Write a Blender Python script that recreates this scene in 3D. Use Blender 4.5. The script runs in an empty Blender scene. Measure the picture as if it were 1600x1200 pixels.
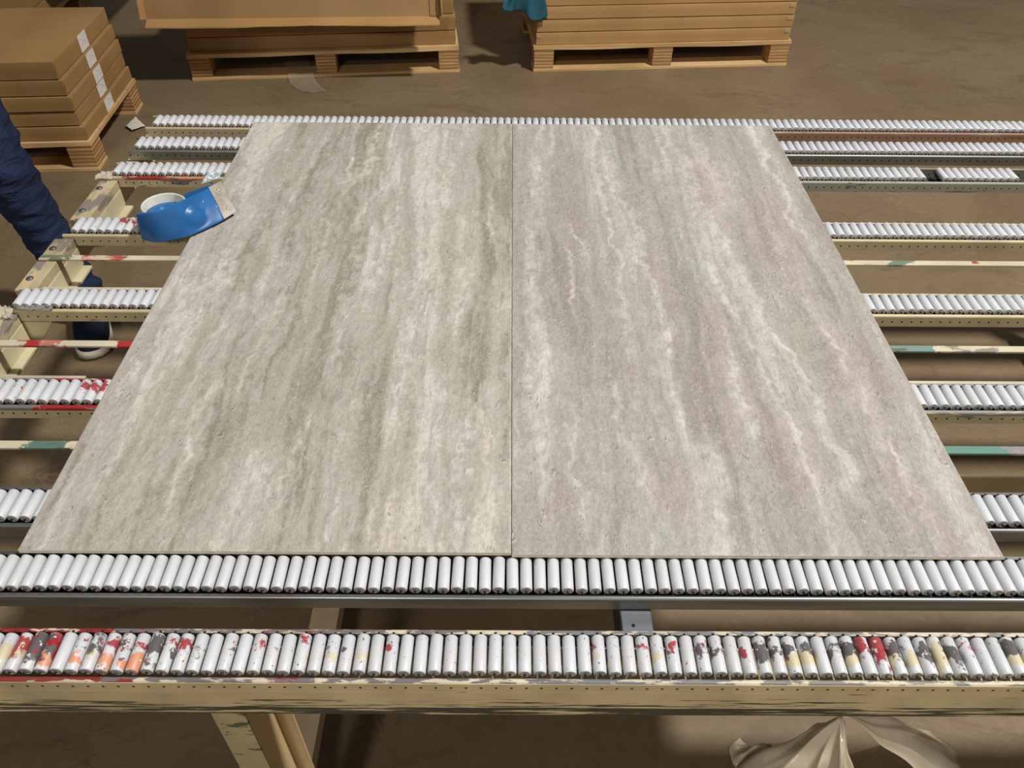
import bpy, bmesh, math, random
import numpy as np
from mathutils import Vector, Matrix
random.seed(7)
scene = bpy.context.scene
col = scene.collection
PI = math.pi

# ------------------------------------------------------------------ camera, world, lamps, exposure
cam_d = bpy.data.cameras.new('camera'); cam = bpy.data.objects.new('camera', cam_d); col.objects.link(cam)
cam_d.sensor_width = 36; cam_d.lens = 1246.3/1600*36; cam_d.clip_start = .02
cr = Vector((0.99997464, 0.00132543, 0.00699738)); cu = Vector((-0.0060505, 0.67636211, 0.73654442)); cf = Vector((0.00375653, 0.73656808, -0.67635298))
cam.matrix_world = Matrix(((cr.x, cu.x, -cf.x, .0095), (cr.y, cu.y, -cf.y, -.5749 + 0*.0043), (cr.z, cu.z, -cf.z, 1.5051), (0, 0, 0, 1)))
cam.location = (-.0043, -.5749, 1.5051)
scene.camera = cam

world = bpy.data.worlds.new('hall_light'); scene.world = world; world.use_nodes = True
bg = world.node_tree.nodes['Background']; bg.inputs['Color'].default_value = (1.0, .95, .89, 1); bg.inputs['Strength'].default_value = .095

def lamp(name, loc, size, power, color, target=None):
    d = bpy.data.lights.new(name, 'AREA'); d.shape = 'DISK'; d.size = size; d.energy = power; d.color = color
    o = bpy.data.objects.new(name, d); col.objects.link(o); o.location = loc
    t = Vector(target if target else (loc[0], loc[1], 0)) - Vector(loc)
    o.rotation_euler = t.to_track_quat('-Z', 'Y').to_euler()
    return o
lamp('hall_lamp', (2.8, .45, 5.9), .45, 405, (1.0, .965, .915), (1.0, 1.2, .3))
lamp('front_fill', (-1.2, -5.2, 4.6), .8, 112, (1.0, .965, .91), (0, .3, .5))  # added fill that brightens faces towards the camera, not a known hall lamp
scene.view_settings.view_transform = 'Standard'; scene.view_settings.look = 'None'
scene.view_settings.gamma = 1; scene.view_settings.use_curve_mapping = False
scene.view_settings.exposure = 0.0

# ------------------------------------------------------------------ helpers
def lin(c):
    r = []
    for x in c[:3]:
        x = x/255.
        r.append(x/12.92 if x <= .04045 else ((x+.055)/1.055)**2.4)
    return tuple(r) + (1,)

def tag(o, label=None, cat=None, group=None, kind=None):
    if label: o['label'] = label
    if cat: o['category'] = cat
    if group: o['group'] = group
    if kind: o['kind'] = kind
    return o

def empty(name, loc, label=None, cat=None, group=None, rz=0):
    o = bpy.data.objects.new(name, None); col.objects.link(o); o.location = loc; o.rotation_euler = (0, 0, rz)
    o.empty_display_size = .05
    return tag(o, label, cat, group)

class MB:
    """collects geometry for one mesh object"""
    def __init__(s): s.v = []; s.f = []; s.m = []; s.s = []
    def add(s, vs, fs, m=0, smooth=False):
        n = len(s.v); s.v += [tuple(p) for p in vs]
        for f in fs: s.f.append([i+n for i in f]); s.m.append(m); s.s.append(smooth)
    def box(s, a, b, m=0):
        (x0, y0, z0), (x1, y1, z1) = a, b
        s.add([(x0,y0,z0),(x1,y0,z0),(x1,y1,z0),(x0,y1,z0),(x0,y0,z1),(x1,y0,z1),(x1,y1,z1),(x0,y1,z1)],
              [(0,3,2,1),(4,5,6,7),(0,1,5,4),(1,2,6,5),(2,3,7,6),(3,0,4,7)], m)
    def prism_x(s, prof, x0, x1, m=0):
        """closed profile of (y, z) swept along x"""
        n = len(prof)
        s.add([(x0, y, z) for y, z in prof] + [(x1, y, z) for y, z in prof],
              [(i, (i+1) % n, n+(i+1) % n, n+i) for i in range(n)] + [tuple(range(n-1, -1, -1)), tuple(range(n, 2*n))], m)
    def prism_z(s, prof, z0, z1, m=0):
        n = len(prof)
        s.add([(x, y, z0) for x, y in prof] + [(x, y, z1) for x, y in prof],
              [(i, (i+1) % n, n+(i+1) % n, n+i) for i in range(n)] + [tuple(range(n-1, -1, -1)), tuple(range(n, 2*n))], m)
    def prism_y(s, prof, y0, y1, m=0):
        n = len(prof)
        s.add([(x, y0, z) for x, z in prof] + [(x, y1, z) for x, z in prof],
              [(i, n+i, n+(i+1) % n, (i+1) % n) for i in range(n)] + [tuple(range(n)), tuple(range(2*n-1, n-1, -1))], m)
    def lathe(s, prof, axis='z', n=16, m=0, o=(0,0,0), smooth=True):
        """prof: list of (radius, height)"""
        vs = []; fs = []
        for r, h in prof:
            for k in range(n):
                a = 2*PI*k/n; c, d = r*math.cos(a), r*math.sin(a)
                p = {'z': (c, d, h), 'y': (c, h, -d), 'x': (h, c, d)}[axis]
                vs.append((p[0]+o[0], p[1]+o[1], p[2]+o[2]))
        for j in range(len(prof)-1):
            for k in range(n):
                fs.append((j*n+k, j*n+(k+1) % n, (j+1)*n+(k+1) % n, (j+1)*n+k))
        s.add(vs, fs, m, smooth)
    def build(s, name, mats, parent=None, origin=(0,0,0)):
        me = bpy.data.meshes.new(name)
        ox, oy, oz = origin
        me.from_pydata([(x-ox, y-oy, z-oz) for x, y, z in s.v], [], s.f)
        for mt in (mats if isinstance(mats, (list, tuple)) else [mats]): me.materials.append(mt)
        me.polygons.foreach_set('material_index', s.m); me.polygons.foreach_set('use_smooth', s.s)
        me.update()
        o = bpy.data.objects.new(name, me); col.objects.link(o)
        if parent: o.parent = parent
        return o

def bevel(o, w=.002, seg=2, angle=.6):
    md = o.modifiers.new('bevel', 'BEVEL'); md.width = w; md.segments = seg; md.limit_method = 'ANGLE'; md.angle_limit = angle
    return o

# ------------------------------------------------------------------ materials
class NT:
    def __init__(s, name):
        s.mat = bpy.data.materials.new(name); s.mat.use_nodes = True; s.t = s.mat.node_tree
        s.b = s.t.nodes['Principled BSDF']; s.pos = None
    def node(s, ty, **kw):
        n = s.t.nodes.new(ty)
        for k, v in kw.items(): setattr(n, k, v)
        return n
    def link(s, a, b): s.t.links.new(a, b)
    def world(s):
        if not s.pos: s.pos = s.node('ShaderNodeNewGeometry').outputs['Position']
        return s.pos
    def obj(s): return s.node('ShaderNodeTexCoord').outputs['Object']
    def mapv(s, vec, scale=(1,1,1), loc=(0,0,0), rot=(0,0,0)):
        n = s.node('ShaderNodeMapping'); n.inputs['Scale'].default_value = scale; n.inputs['Location'].default_value = loc; n.inputs['Rotation'].default_value = rot
        s.link(vec, n.inputs['Vector']); return n.outputs[0]
    def noise(s, vec, scale=5, detail=4, rough=.55, dist=0, fac=True):
        n = s.node('ShaderNodeTexNoise'); n.inputs['Scale'].default_value = scale; n.inputs['Detail'].default_value = detail
        n.inputs['Roughness'].default_value = rough; n.inputs['Distortion'].default_value = dist
        s.link(vec, n.inputs['Vector']); return n.outputs[0]
    def val(s, x, sock):
        if isinstance(x, (int, float)): sock.default_value = x
        elif isinstance(x, tuple): sock.default_value = x
        else: s.link(x, sock)
    def math(s, op, a, b=0, c=None, clamp=False):
        n = s.node('ShaderNodeMath', operation=op, use_clamp=clamp); s.val(a, n.inputs[0]); s.val(b, n.inputs[1])
        if c is not None: s.val(c, n.inputs[2])
        return n.outputs[0]
    def step(s, x, lo, hi):
        n = s.node('ShaderNodeMapRange', interpolation_type='SMOOTHSTEP'); s.val(x, n.inputs[0]); s.val(lo, n.inputs[1]); s.val(hi, n.inputs[2])
        return n.outputs[0]
    def mix(s, f, a, b):
        n = s.node('ShaderNodeMix', data_type='RGBA'); s.val(f, n.inputs[0]); s.val(a, n.inputs[6]); s.val(b, n.inputs[7]); return n.outputs[2]
    def sep(s, v):
        n = s.node('ShaderNodeSeparateXYZ'); s.link(v, n.inputs[0]); return n.outputs
    def bump(s, h, strength=.3, dist=.002):
        n = s.node('ShaderNodeBump'); n.inputs['Strength'].default_value = strength; n.inputs['Distance'].default_value = dist
        s.link(h, n.inputs['Height']); s.link(n.outputs[0], s.b.inputs['Normal'])
    def out(s, color=None, rough=.6, metal=0, spec=.5):
        if color is not None: s.val(color, s.b.inputs['Base Color'])
        s.val(rough, s.b.inputs['Roughness']); s.val(metal, s.b.inputs['Metallic']); s.b.inputs['Specular IOR Level'].default_value = spec
        return s.mat

def mat_floor():
    t = NT('concrete_floor'); p = t.world()
    n1 = t.noise(p, 1.3, 6, .6, .4); n2 = t.noise(t.mapv(p, (1, 2.2, 1), rot=(0,0,.35)), 3.0, 6, .62, 1.2); n3 = t.noise(p, 45, 3)
    c = t.mix(t.step(n1, .32, .72), lin((117, 99, 73)), lin((133, 116, 90)))
    c = t.mix(t.math('MULTIPLY', t.step(n2, .52, .72), .55), c, lin((96, 78, 56)))
    c = t.mix(t.math('MULTIPLY', t.step(t.noise(p, .9, 3, .5, .6), .60, .78), .45), c, lin((118, 84, 62)))
    # thin curved scuff marks
    w = t.noise(t.mapv(p, (1, 1.6, 1)), 4.5, 2, .5, 2.5)
    sc = t.math('SUBTRACT', 1, t.step(t.math('ABSOLUTE', t.math('SUBTRACT', w, .5)), .0, .012))
    sc = t.math('MULTIPLY', sc, t.step(t.noise(p, 2.2, 2), .52, .66))
    c = t.mix(t.math('MULTIPLY', sc, .45), c, lin((165, 143, 112)))
    w2 = t.noise(t.mapv(p, (1.4, 1, 1), loc=(3, 7, 0)), 5.5, 2, .5, 2.0)
    s2 = t.math('MULTIPLY', t.math('SUBTRACT', 1, t.step(t.math('ABSOLUTE', t.math('SUBTRACT', w2, .47)), .0, .012)), t.step(t.noise(p, 3.1, 2), .56, .68))
    c = t.mix(t.math('MULTIPLY', s2, .5), c, lin((84, 66, 46)))
    w3 = t.noise(t.mapv(p, (1, 2.6, 1), loc=(1, 4, 0), rot=(0, 0, -.3)), 11, 3, .55, 2.2)
    s3 = t.math('MULTIPLY', t.math('SUBTRACT', 1, t.step(t.math('ABSOLUTE', t.math('SUBTRACT', w3, .5)), .0, .022)), t.step(t.noise(p, 1.7, 3), .46, .62))
    c = t.mix(t.math('MULTIPLY', s3, .35), c, lin((152, 134, 106)))
    c = t.mix(t.math('MULTIPLY', t.step(w3, .60, .70), .28), c, lin((98, 80, 58)))
    c = t.mix(t.math('MULTIPLY', t.step(n3, .4, .75), .12), c, lin((160, 140, 112)))
    t.bump(t.noise(p, 30, 5), .15, .003)
    return t.out(c, t.math('MULTIPLY_ADD', n2, .3, .42), 0, .35)

def mat_paint(name, paint, chip=(120, 122, 120), chip_amt=.42, red=.0, holes=None, stretch=(9, 50, 50), zband=None, extra=None, rough=.5, zmin=None):
    """old enamel over steel, chipped and smeared; world-space noise, holes = (z, pitch, x offset)"""
    t = NT(name); p = t.world(); x, y, z = t.sep(p)
    n = t.noise(t.mapv(p, stretch), 1.0, 6, .65); g = t.noise(p, 12, 4)
    c = t.mix(t.step(g, .3, .75), lin(paint), lin(tuple(k*.88 for k in paint)))
    amt = t.math('ADD', n, chip_amt - .5)
    if zband: amt = t.math('ADD', amt, t.math('MULTIPLY', t.math('SUBTRACT', 1, t.step(z, zband[0], zband[1])), zband[2]))
    if extra:
        for (ex0, ex1, rcol, ramt, *full) in extra:
            rn = t.noise(t.mapv(p, (stretch[0]*1.5, stretch[1], stretch[2]), loc=(ex0*3, 5, 1)), 1.0, 4, .6)
            xr = t.math('MULTIPLY_ADD', t.math('SUBTRACT', t.noise(p, 55, 4, .6), .5), .07, x)
            win = t.math('MULTIPLY', t.step(xr, ex0-.003, ex0+.003), t.math('SUBTRACT', 1, t.step(xr, ex1-.003, ex1+.003)))
            if zmin and not full: win = t.math('MULTIPLY', win, t.step(z, zmin-.0015, zmin+.0015))
            c = t.mix(t.math('MULTIPLY', t.step(t.math('ADD', rn, ramt-.5), .5, .56), win), c, lin(rcol))
    chipm = t.step(amt, .55, .60)
    c = t.mix(chipm, c, lin(chip))
    if red:
        rn = t.noise(t.mapv(p, (14, 60, 60), loc=(4, 2, 9)), 1.0, 4, .6)
        c = t.mix(t.step(t.math('ADD', rn, red-.5), .56, .6), c, lin((165, 45, 48)))
    c = t.mix(t.math('MULTIPLY', t.step(t.noise(p, 4, 3), .5, .75), .25), c, lin((110, 88, 62)))
    if holes:
        hz, pitch, off = holes
        dx = t.math('SUBTRACT', t.math('PINGPONG', t.math('ADD', x, off + 40*pitch), pitch/2), pitch/2)
        d = t.math('SQRT', t.math('ADD', t.math('POWER', dx, 2), t.math('POWER', t.math('SUBTRACT', z, hz), 2)))
        c = t.mix(t.math('SUBTRACT', 1, t.step(d, .0014, .0020)), c, (.012, .01, .008, 1))
    t.bump(t.math('MULTIPLY_ADD', chipm, -1, t.math('MULTIPLY', g, .5)), .35, .001)
    return t.out(c, rough, 0, .45)

def mat_steel(name, base=(150, 152, 150), rough=.34, dirt=(95, 82, 64), dirt_amt=.35, holes=None):
    t = NT(name); p = t.world(); x, y, z = t.sep(p)
    n = t.noise(t.mapv(p, (4, 40, 40)), 1, 5, .6)
    c = t.mix(t.step(n, .3, .7), lin(base), lin(tuple(k*.82 for k in base)))
    c = t.mix(t.math('MULTIPLY', t.step(t.noise(p, 7, 4), .45, .7), dirt_amt), c, lin(dirt))
    if holes:
        hz, pitch, off = holes
        dx = t.math('SUBTRACT', t.math('PINGPONG', t.math('ADD', x, off + 40*pitch), pitch/2), pitch/2)
        d = t.math('SQRT', t.math('ADD', t.math('POWER', dx, 2), t.math('POWER', t.math('SUBTRACT', z, hz), 2)))
        c = t.mix(t.math('SUBTRACT', 1, t.step(d, .0014, .0020)), c, (.012, .01, .008, 1))
    return t.out(c, t.math('MULTIPLY_ADD', n, .25, rough-.1), .75)

def mat_roller():
    """white plastic sleeve; Object colour = amounts of (red, dark, cream, peach) paint smears"""
    t = NT('white_roller_sleeve'); oi = t.node('ShaderNodeObjectInfo'); o = t.obj()
    off = t.node('ShaderNodeCombineXYZ'); r = oi.outputs['Random']
    t.link(t.math('MULTIPLY', r, 37.), off.inputs[0]); t.link(t.math('MULTIPLY', r, 91.), off.inputs[1]); t.link(t.math('MULTIPLY', r, 53.), off.inputs[2])
    def shifted(sc, k):
        a = t.node('ShaderNodeVectorMath', operation='MULTIPLY_ADD'); t.link(o, a.inputs[0]); a.inputs[1].default_value = sc
        b = t.node('ShaderNodeVectorMath', operation='ADD'); t.link(off.outputs[0], b.inputs[0]); b.inputs[1].default_value = (k*7.3, k*3.1, k*5.7)
        t.link(b.outputs[0], a.inputs[2]); return a.outputs[0]
    y = t.sep(o)[1]
    cc = t.node('ShaderNodeSeparateColor'); t.link(oi.outputs['Color'], cc.inputs[0])
    amts = [cc.outputs[0], cc.outputs[1], cc.outputs[2], oi.outputs['Alpha']]
    base = t.mix(t.noise(shifted((60, 60, 60), 1), 1, 3), lin((206, 209, 214)), lin((222, 225, 230)))
    tint = t.step(r, 0, 1); base = t.mix(t.math('MULTIPLY', tint, .25), base, lin((196, 195, 192)))
    c = base; used = t.math('ADD', t.math('ADD', amts[0], amts[1]), t.math('ADD', amts[2], amts[3]))
    # flecks on used rollers
    fl = t.step(t.noise(shifted((330, 200, 330), 2), 1, 3), .66, .70)
    c = t.mix(t.math('MULTIPLY', fl, t.step(used, .02, .3)), c, lin((70, 62, 60)))
    specs = [(2, (214, 198, 152), -.005, .016, (52, 38, 52)), (3, (222, 150, 112), -.0115, .010, (46, 42, 46)),
             (1, (84, 80, 80), .004, .016, (55, 48, 55)), (0, (168, 36, 46), .009, .019, (60, 52, 60))]
    for k, colr, cy, wy, sc in specs:
        n = t.noise(shifted(sc, 3+k), 1, 4, .6)
        d = t.math('DIVIDE', t.math('ABSOLUTE', t.math('SUBTRACT', y, cy)), wy)
        s = t.math('ADD', n, t.math('SUBTRACT', t.math('MULTIPLY', amts[k], .41), t.math('MULTIPLY', d, .2)))
        on = t.math('MULTIPLY', t.step(s, .63, .70), t.step(amts[k], .0, .05))
        c = t.mix(t.math('MULTIPLY', on, .92 if k != 2 else .75), c, lin(colr))
    wf = t.math('MULTIPLY', t.step(t.noise(shifted((140, 110, 140), 9), 1, 4), .64, .66), t.step(used, .35, .9))
    c = t.mix(wf, c, lin((228, 222, 214)))
    return t.out(c, .38, 0, .45)

def mat_plain(name, rgb, rough=.6, metal=0, var=.12, scale=20, spec=.5, bump=0):
    t = NT(name); o = t.obj(); n = t.noise(o, scale, 4)
    c = t.mix(t.step(n, .3, .7), lin(rgb), lin(tuple(k*(1-var) for k in rgb)))
    if bump: t.bump(t.noise(o, scale*4, 4), bump, .002)
    return t.out(c, rough, metal, spec)

def mat_card(name, rgb):
    t = NT(name); p = t.world()
    n = t.noise(p, 3, 4); fl = t.noise(t.mapv(p, (1, 1, 60)), 4, 3)
    c = t.mix(t.step(n, .3, .7), lin(rgb), lin((rgb[0]*.92, rgb[1]*.9, rgb[2]*.86)))
    c = t.mix(t.math('MULTIPLY', t.step(fl, .45, .7), .12), c, lin((rgb[0]*.8, rgb[1]*.78, rgb[2]*.72)))
    t.bump(t.noise(t.mapv(p, (60, 60, 60)), 1, 4), .08, .002)
    return t.out(c, .62, 0, .3)

def mat_wood(name, rgb, layers=False):
    t = NT(name); p = t.world(); n = t.noise(t.mapv(p, (2.5, 2.5, 60)), 1, 5, .6, .3)
    c = t.mix(t.step(n, .35, .65), lin(rgb), lin((rgb[0]*.86, rgb[1]*.82, rgb[2]*.74)))
    if layers:
        z = t.sep(p)[2]
        w = t.math('PINGPONG', t.math('MULTIPLY_ADD', t.noise(p, 14, 2), .004, z), .0075)
        c = t.mix(t.math('MULTIPLY', t.step(w, .0045, .0065), .85), c, lin((118, 86, 56)))
    t.bump(n, .2, .002)
    return t.out(c, .7, 0, .3)

def mat_film(name, rgb, alpha, rough=.22, trans=.0):
    t = NT(name); n = t.noise(t.world(), 25, 4)
    t.b.inputs['Alpha'].default_value = alpha
    t.bump(n, .35, .004)
    return t.out(lin(rgb), rough, 0, .6)

M = {}
M['floor'] = mat_floor()
M['roller'] = mat_roller()
M['cap'] = mat_plain('bearing_cap_steel', (206, 200, 190), .42, .2, .2, 300)
M['axle'] = mat_plain('dark_axle', (58, 54, 50), .5, .5, .2, 300)
CREAM = (212, 196, 158)
M['r1'] = mat_paint('front_rail_paint', (218, 208, 184), (112, 106, 108), .46, .0, None, (22, 120, 120),
                    extra=[(-.62, -.40, (140, 40, 46), .62), (-.45, -.05, (118, 112, 116), .55), (-.34, -.2, (160, 44, 48), .44), (.02, .3, (120, 122, 126), .55), (.18, .6, (128, 126, 122), .5)])
M['r1_beam'] = mat_paint('front_beam_paint', (242, 222, 174), (74, 74, 62), .40, .0, (.670, .0165, .008), (8, 210, 210), (.606, .662, .235))
M['steel'] = mat_steel('galvanised_rail', (158, 160, 158), .33)
M['steel_hole'] = mat_steel('galvanised_rail_punched', (160, 160, 152), .38, (120, 110, 90), .35, (.6695, .0165, .004))
M['steel_dark'] = mat_steel('grey_steel_beam', (120, 124, 130), .5, (88, 80, 72), .3)
M['cream'] = mat_paint('cream_rail_paint', (214, 198, 158), (128, 122, 112), .40, .0, (.6685, .0165, .004), (9, 60, 60))
M['cream_smeared'] = mat_paint('smeared_cream_rail_paint', (210, 192, 154), (118, 112, 108), .47, .0, (.6685, .0165, .004), (12, 70, 70),
                    extra=[(-.83, -.70, (158, 48, 46), .64), (-.74, -.62, (206, 140, 104), .6), (.3, 2, (160, 158, 144), .98, 1)], zmin=.6745)
M['pinkish'] = mat_paint('rust_pink_rail_paint', (176, 148, 120), (120, 104, 92), .46, .0, (.6695, .0165, .004), (8, 60, 60), extra=[(.3, 2, (152, 118, 96), .62), (-.9, -.5, (190, 172, 140), .8)])
M['r4'] = mat_paint('patched_cream_rail_paint', (208, 194, 156), (122, 120, 118), .42, .0, (.6685, .0165, .004), (9, 60, 60),
                    extra=[(-.76, -.70, (120, 116, 116), .7), (-.70, -.6, (160, 38, 46), .62), (.5, 2, (140, 140, 138), .6)], zmin=.6745)
M['frame'] = mat_paint('cream_frame_paint', (222, 212, 176), (150, 140, 120), .36, .0, None, (14, 14, 30))
M['frame_top'] = mat_paint('worn_frame_top_paint', (200, 186, 150), (140, 134, 124), .57, .0, None, (22, 9, 22), extra=[(-.9, -.8, (206, 184, 142), .46)])
M['bar1'] = mat_paint('green_patched_bar_paint', (214, 204, 176), (96, 94, 88), .42, .0, None, (10, 30, 30), extra=[(-.682, -.625, (92, 122, 110), .75), (.5, .705, (100, 140, 126), .75), (.70, 2, (140, 138, 140), .62), (.55, 2, (104, 138, 130), .42)])
M['bar2'] = mat_paint('red_patched_bar_paint', (216, 206, 178), (104, 102, 92), .42, .0, None, (10, 30, 30), extra=[(-.79, -.755, (170, 48, 52), .75), (-.757, -.72, (196, 120, 104), .52), (-.635, -.55, (178, 44, 52), .85), (.5, .69, (118, 146, 138), .72), (.68, 2, (142, 138, 126), .46)])
M['bar3'] = mat_paint('stained_bar_paint', (216, 206, 178), (98, 104, 92), .42, .0, None, (10, 30, 30), extra=[(-.9, -.82, (112, 124, 96), .62), (-.79, -.71, (188, 92, 80), .62), (.6, .8, (110, 130, 116), .5), (.85, 1.3, (176, 70, 62), .42)])
M['inside'] = mat_plain('shaded_channel_inside', (64, 62, 58), .7, 0, .3, 30)  # channel floor coloured dark, painting in the shade between the rollers
M['leg'] = mat_paint('front_leg_paint', (206, 190, 146), (92, 96, 84), .49, .0, None, (24, 24, 70))
M['leg_in'] = mat_plain('leg_inside_paint', (222, 196, 150), .55, 0, .08, 6)
M['stretcher'] = mat_plain('dull_stretcher_paint', (224, 200, 166), .5, 0, .1, 6)
M['lowbar'] = mat_plain('low_bar_paint', (214, 204, 184), .5, 0, .15, 6)
M['card'] = mat_card('brown_cardboard', (168, 134, 88))
M['card_b'] = mat_card('tan_cardboard', (186, 148, 98))
M['card_in'] = mat_card('tray_cardboard', (172, 138, 96))
M['wood'] = mat_wood('pale_pallet_wood', (224, 190, 140))
M['ply'] = mat_wood('plywood_block', (206, 164, 114), True)
M['jeans'] = None

# ------------------------------------------------------------------ floor
mb = MB(); mb.box((-9, -5, -.05), (9, 11, 0)); floor = mb.build('floor', M['floor']); floor['kind'] = 'structure'

# ------------------------------------------------------------------ numpy noise for the stone
def _hash(ix, iy, seed):
    h = (ix.astype(np.int64)*374761393 + iy.astype(np.int64)*668265263 + seed*1442695041) & 0xffffffff
    h = ((h ^ (h >> 13))*1274126177) & 0xffffffff
    h = ((h ^ (h >> 16))*2246822519) & 0xffffffff
    return ((h ^ (h >> 15)) & 0xffff)/32767.5 - 1.
def vnoise(x, y, seed):
    ix = np.floor(x); iy = np.floor(y); fx = x-ix; fy = y-iy
    fx = fx*fx*fx*(fx*(fx*6-15)+10); fy = fy*fy*fy*(fy*(fy*6-15)+10)
    a = _hash(ix, iy, seed); b = _hash(ix+1, iy, seed); c = _hash(ix, iy+1, seed); d = _hash(ix+1, iy+1, seed)
    return (a*(1-fx)+b*fx)*(1-fy) + (c*(1-fx)+d*fx)*fy
def fbm(x, y, seed, o=4, g=.55):
    r = 0; a = 1; t = 0
    for k in range(o):
        r = r + a*vnoise(x, y, seed+k*17); t += a; a *= g; x = x*2.03+11.3; y = y*2.03+5.7
    return r/t*1.6
def ss(x, a, b):
    t = np.clip((x-a)/(b-a), 0, 1); return t*t*(3-2*t)
def vein(X, Y, curve, w, seed, wig=.006):
    c = sorted(curve, key=lambda p: p[1]); ys = np.array([p[1] for p in c]); xs = np.array([p[0] for p in c])
    xc = np.interp(Y, ys, xs) + wig*fbm(Y*14, X*4, seed, 4, .6) + wig*.35*fbm(Y*70, X*9, seed+4, 2)
    end = ss(Y, ys[0]-.05, ys[0]+.02)*(1-ss(Y, ys[-1]-.02, ys[-1]+.05))
    if ys[0] < .03: end = np.maximum(end, (Y < ys[0]+.02)*1.)
    if ys[-1] > 1.12: end = np.maximum(end, (Y > ys[-1]-.02)*1.)
    ww = w*(1+.5*fbm(Y*9, X*0+seed, seed+9, 2))
    d = (X-xc)/np.maximum(ww, w*.3)
    return np.exp(-d*d)*end, d

LV = [
 ([(-.197,1.194),(-.188,1.071),(-.19,1.008),(-.19,.9),(-.177,.787),(-.168,.684)], .009), ([(-.307,1.145),(-.311,1.042),(-.317,.963),(-.323,.922)], .008),
 ([(-.347,1.032),(-.349,.913),(-.348,.882)], .006), ([(-.251,.915),(-.288,.836),(-.298,.778),(-.308,.722)], .006), ([(-.356,.749),(-.345,.65),(-.344,.584)], .006),
 ([(-.151,1.158),(-.153,.983),(-.144,.869)], .006), ([(-.044,.863),(-.035,.767),(-.048,.699)], .004), ([(-.085,.605),(-.088,.508),(-.094,.431)], .007),
 ([(-.09,.752),(-.097,.672)], .007), ([(-.152,.161),(-.149,.103),(-.157,.051)], .004), ([(-.364,.006),(-.36,.09)], .005), ([(-.157,.328),(-.156,.251)], .006),
 ([(-.545,1.175),(-.55,1.035),(-.548,.868)], .012), ([(-.394,.444),(-.403,.342),(-.409,.282)], .004), ([(-.303,.245),(-.305,.123),(-.3,.059)], .006),
 ([(-.057,.301),(-.043,.196),(-.044,.125)], .006), ([(-.44,.3),(-.45,.16),(-.45,.03)], .008), ([(-.52,.5),(-.53,.3),(-.54,.1)], .007), ([(-.235,.7),(-.24,.5)], .005)]
LD = [
 ([(-.343,.98),(-.347,.897),(-.327,.821),(-.309,.778),(-.313,.709),(-.312,.657)], .006), ([(-.365,1.096),(-.373,.937),(-.37,.858),(-.357,.777),(-.344,.602)], .003),
 ([(-.232,.883),(-.257,.807),(-.248,.75)], .009), ([(-.215,.723),(-.21,.646),(-.219,.579),(-.211,.48)], .004), ([(-.279,1.051),(-.267,.956)], .007),
 ([(-.328,.55),(-.322,.479),(-.334,.409)], .013), ([(-.019,.699),(-.015,.623)], .007), ([(-.463,.857),(-.42,.776),(-.433,.714)], .008), ([(-.449,.643),(-.45,.548)], .014),
 ([(-.403,.421),(-.411,.349),(-.403,.257),(-.4,.191)], .014), ([(-.343,.405),(-.353,.33),(-.346,.191)], .012), ([(-.453,.325),(-.449,.24)], .013),
 ([(-.314,.36),(-.3,.25),(-.3,.191)], .011), ([(-.273,.422),(-.266,.317),(-.264,.217),(-.262,.095),(-.254,.068)], .003), ([(-.204,.192),(-.212,.139)], .014),
 ([(-.206,.444),(-.198,.332)], .012), ([(-.113,.424),(-.108,.352)], .014), ([(-.09,.158),(-.081,.114)], .008), ([(-.168,.102),(-.169,.042)], .006),
 ([(-.241,.042),(-.233,.01)], .008), ([(-.405,.144),(-.406,.108)], .008), ([(-.22,1.011),(-.205,.798),(-.181,.601)], .01), ([(-.125,.799),(-.113,.602),(-.117,.49)], .012),
 ([(-.49,.452),(-.493,.356),(-.497,.217)], .010), ([(-.046,.603),(-.038,.456),(-.041,.33)], .010), ([(-.47,1.15),(-.48,.95)], .016), ([(-.43,1.19),(-.44,1.02),(-.45,.9)], .01),
 ([(-.06,1.15),(-.05,.95),(-.02,.8)], .012), ([(-.24,1.19),(-.23,1.08)], .012), ([(-.35,.62),(-.37,.5),(-.39,.42)], .012)]
RV = [
 ([(.35,1.19),(.366,1.043),(.367,.907),(.374,.808),(.383,.738),(.39,.678),(.401,.628),(.412,.569),(.412,.508),(.411,.451),(.418,.428),(.43,.381),(.435,.338),(.439,.274),(.444,.226),(.443,.152),(.446,.107)], .011),
 ([(.232,.785),(.23,.676),(.242,.596),(.247,.512),(.248,.449),(.247,.355),(.251,.321),(.251,.263),(.249,.192)], .009), ([(.186,1.173),(.174,.905),(.189,.689),(.191,.567),(.193,.459)], .007),
 ([(.042,.797),(.042,.594),(.039,.483),(.046,.425),(.047,.33),(.048,.288),(.035,.244),(.037,.178),(.036,.112)], .015), ([(.114,.741),(.128,.675)], .003),
 ([(.155,.318),(.161,.262),(.158,.208),(.166,.179),(.174,.105)], .006),
 ([(.356,.61),(.356,.54),(.365,.471),(.374,.429),(.386,.361),(.387,.314),(.391,.26),(.403,.206),(.392,.174),(.398,.124),(.4,.072)], .006),
 ([(.326,1.196),(.332,1.079),(.334,1.007)], .007), ([(.092,.235),(.088,.163),(.083,.133),(.09,.104),(.095,.07)], .004), ([(.27,.168),(.284,.11)], .02), ([(.272,.072),(.271,.013)], .009),
 ([(.009,.409),(.012,.348)], .004), ([(.525,.188),(.523,.152),(.508,.086)], .003), ([(.195,1.047),(.207,.879),(.238,.804)], .006), ([(.552,1.146),(.552,.91),(.546,.738)], .007),
 ([(.06,1.19),(.05,1.0),(.045,.85)], .010), ([(.1,.66),(.1,.5)], .006), ([(.33,.35),(.34,.2)], .008), ([(.50,.5),(.51,.35)], .005)]
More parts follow.
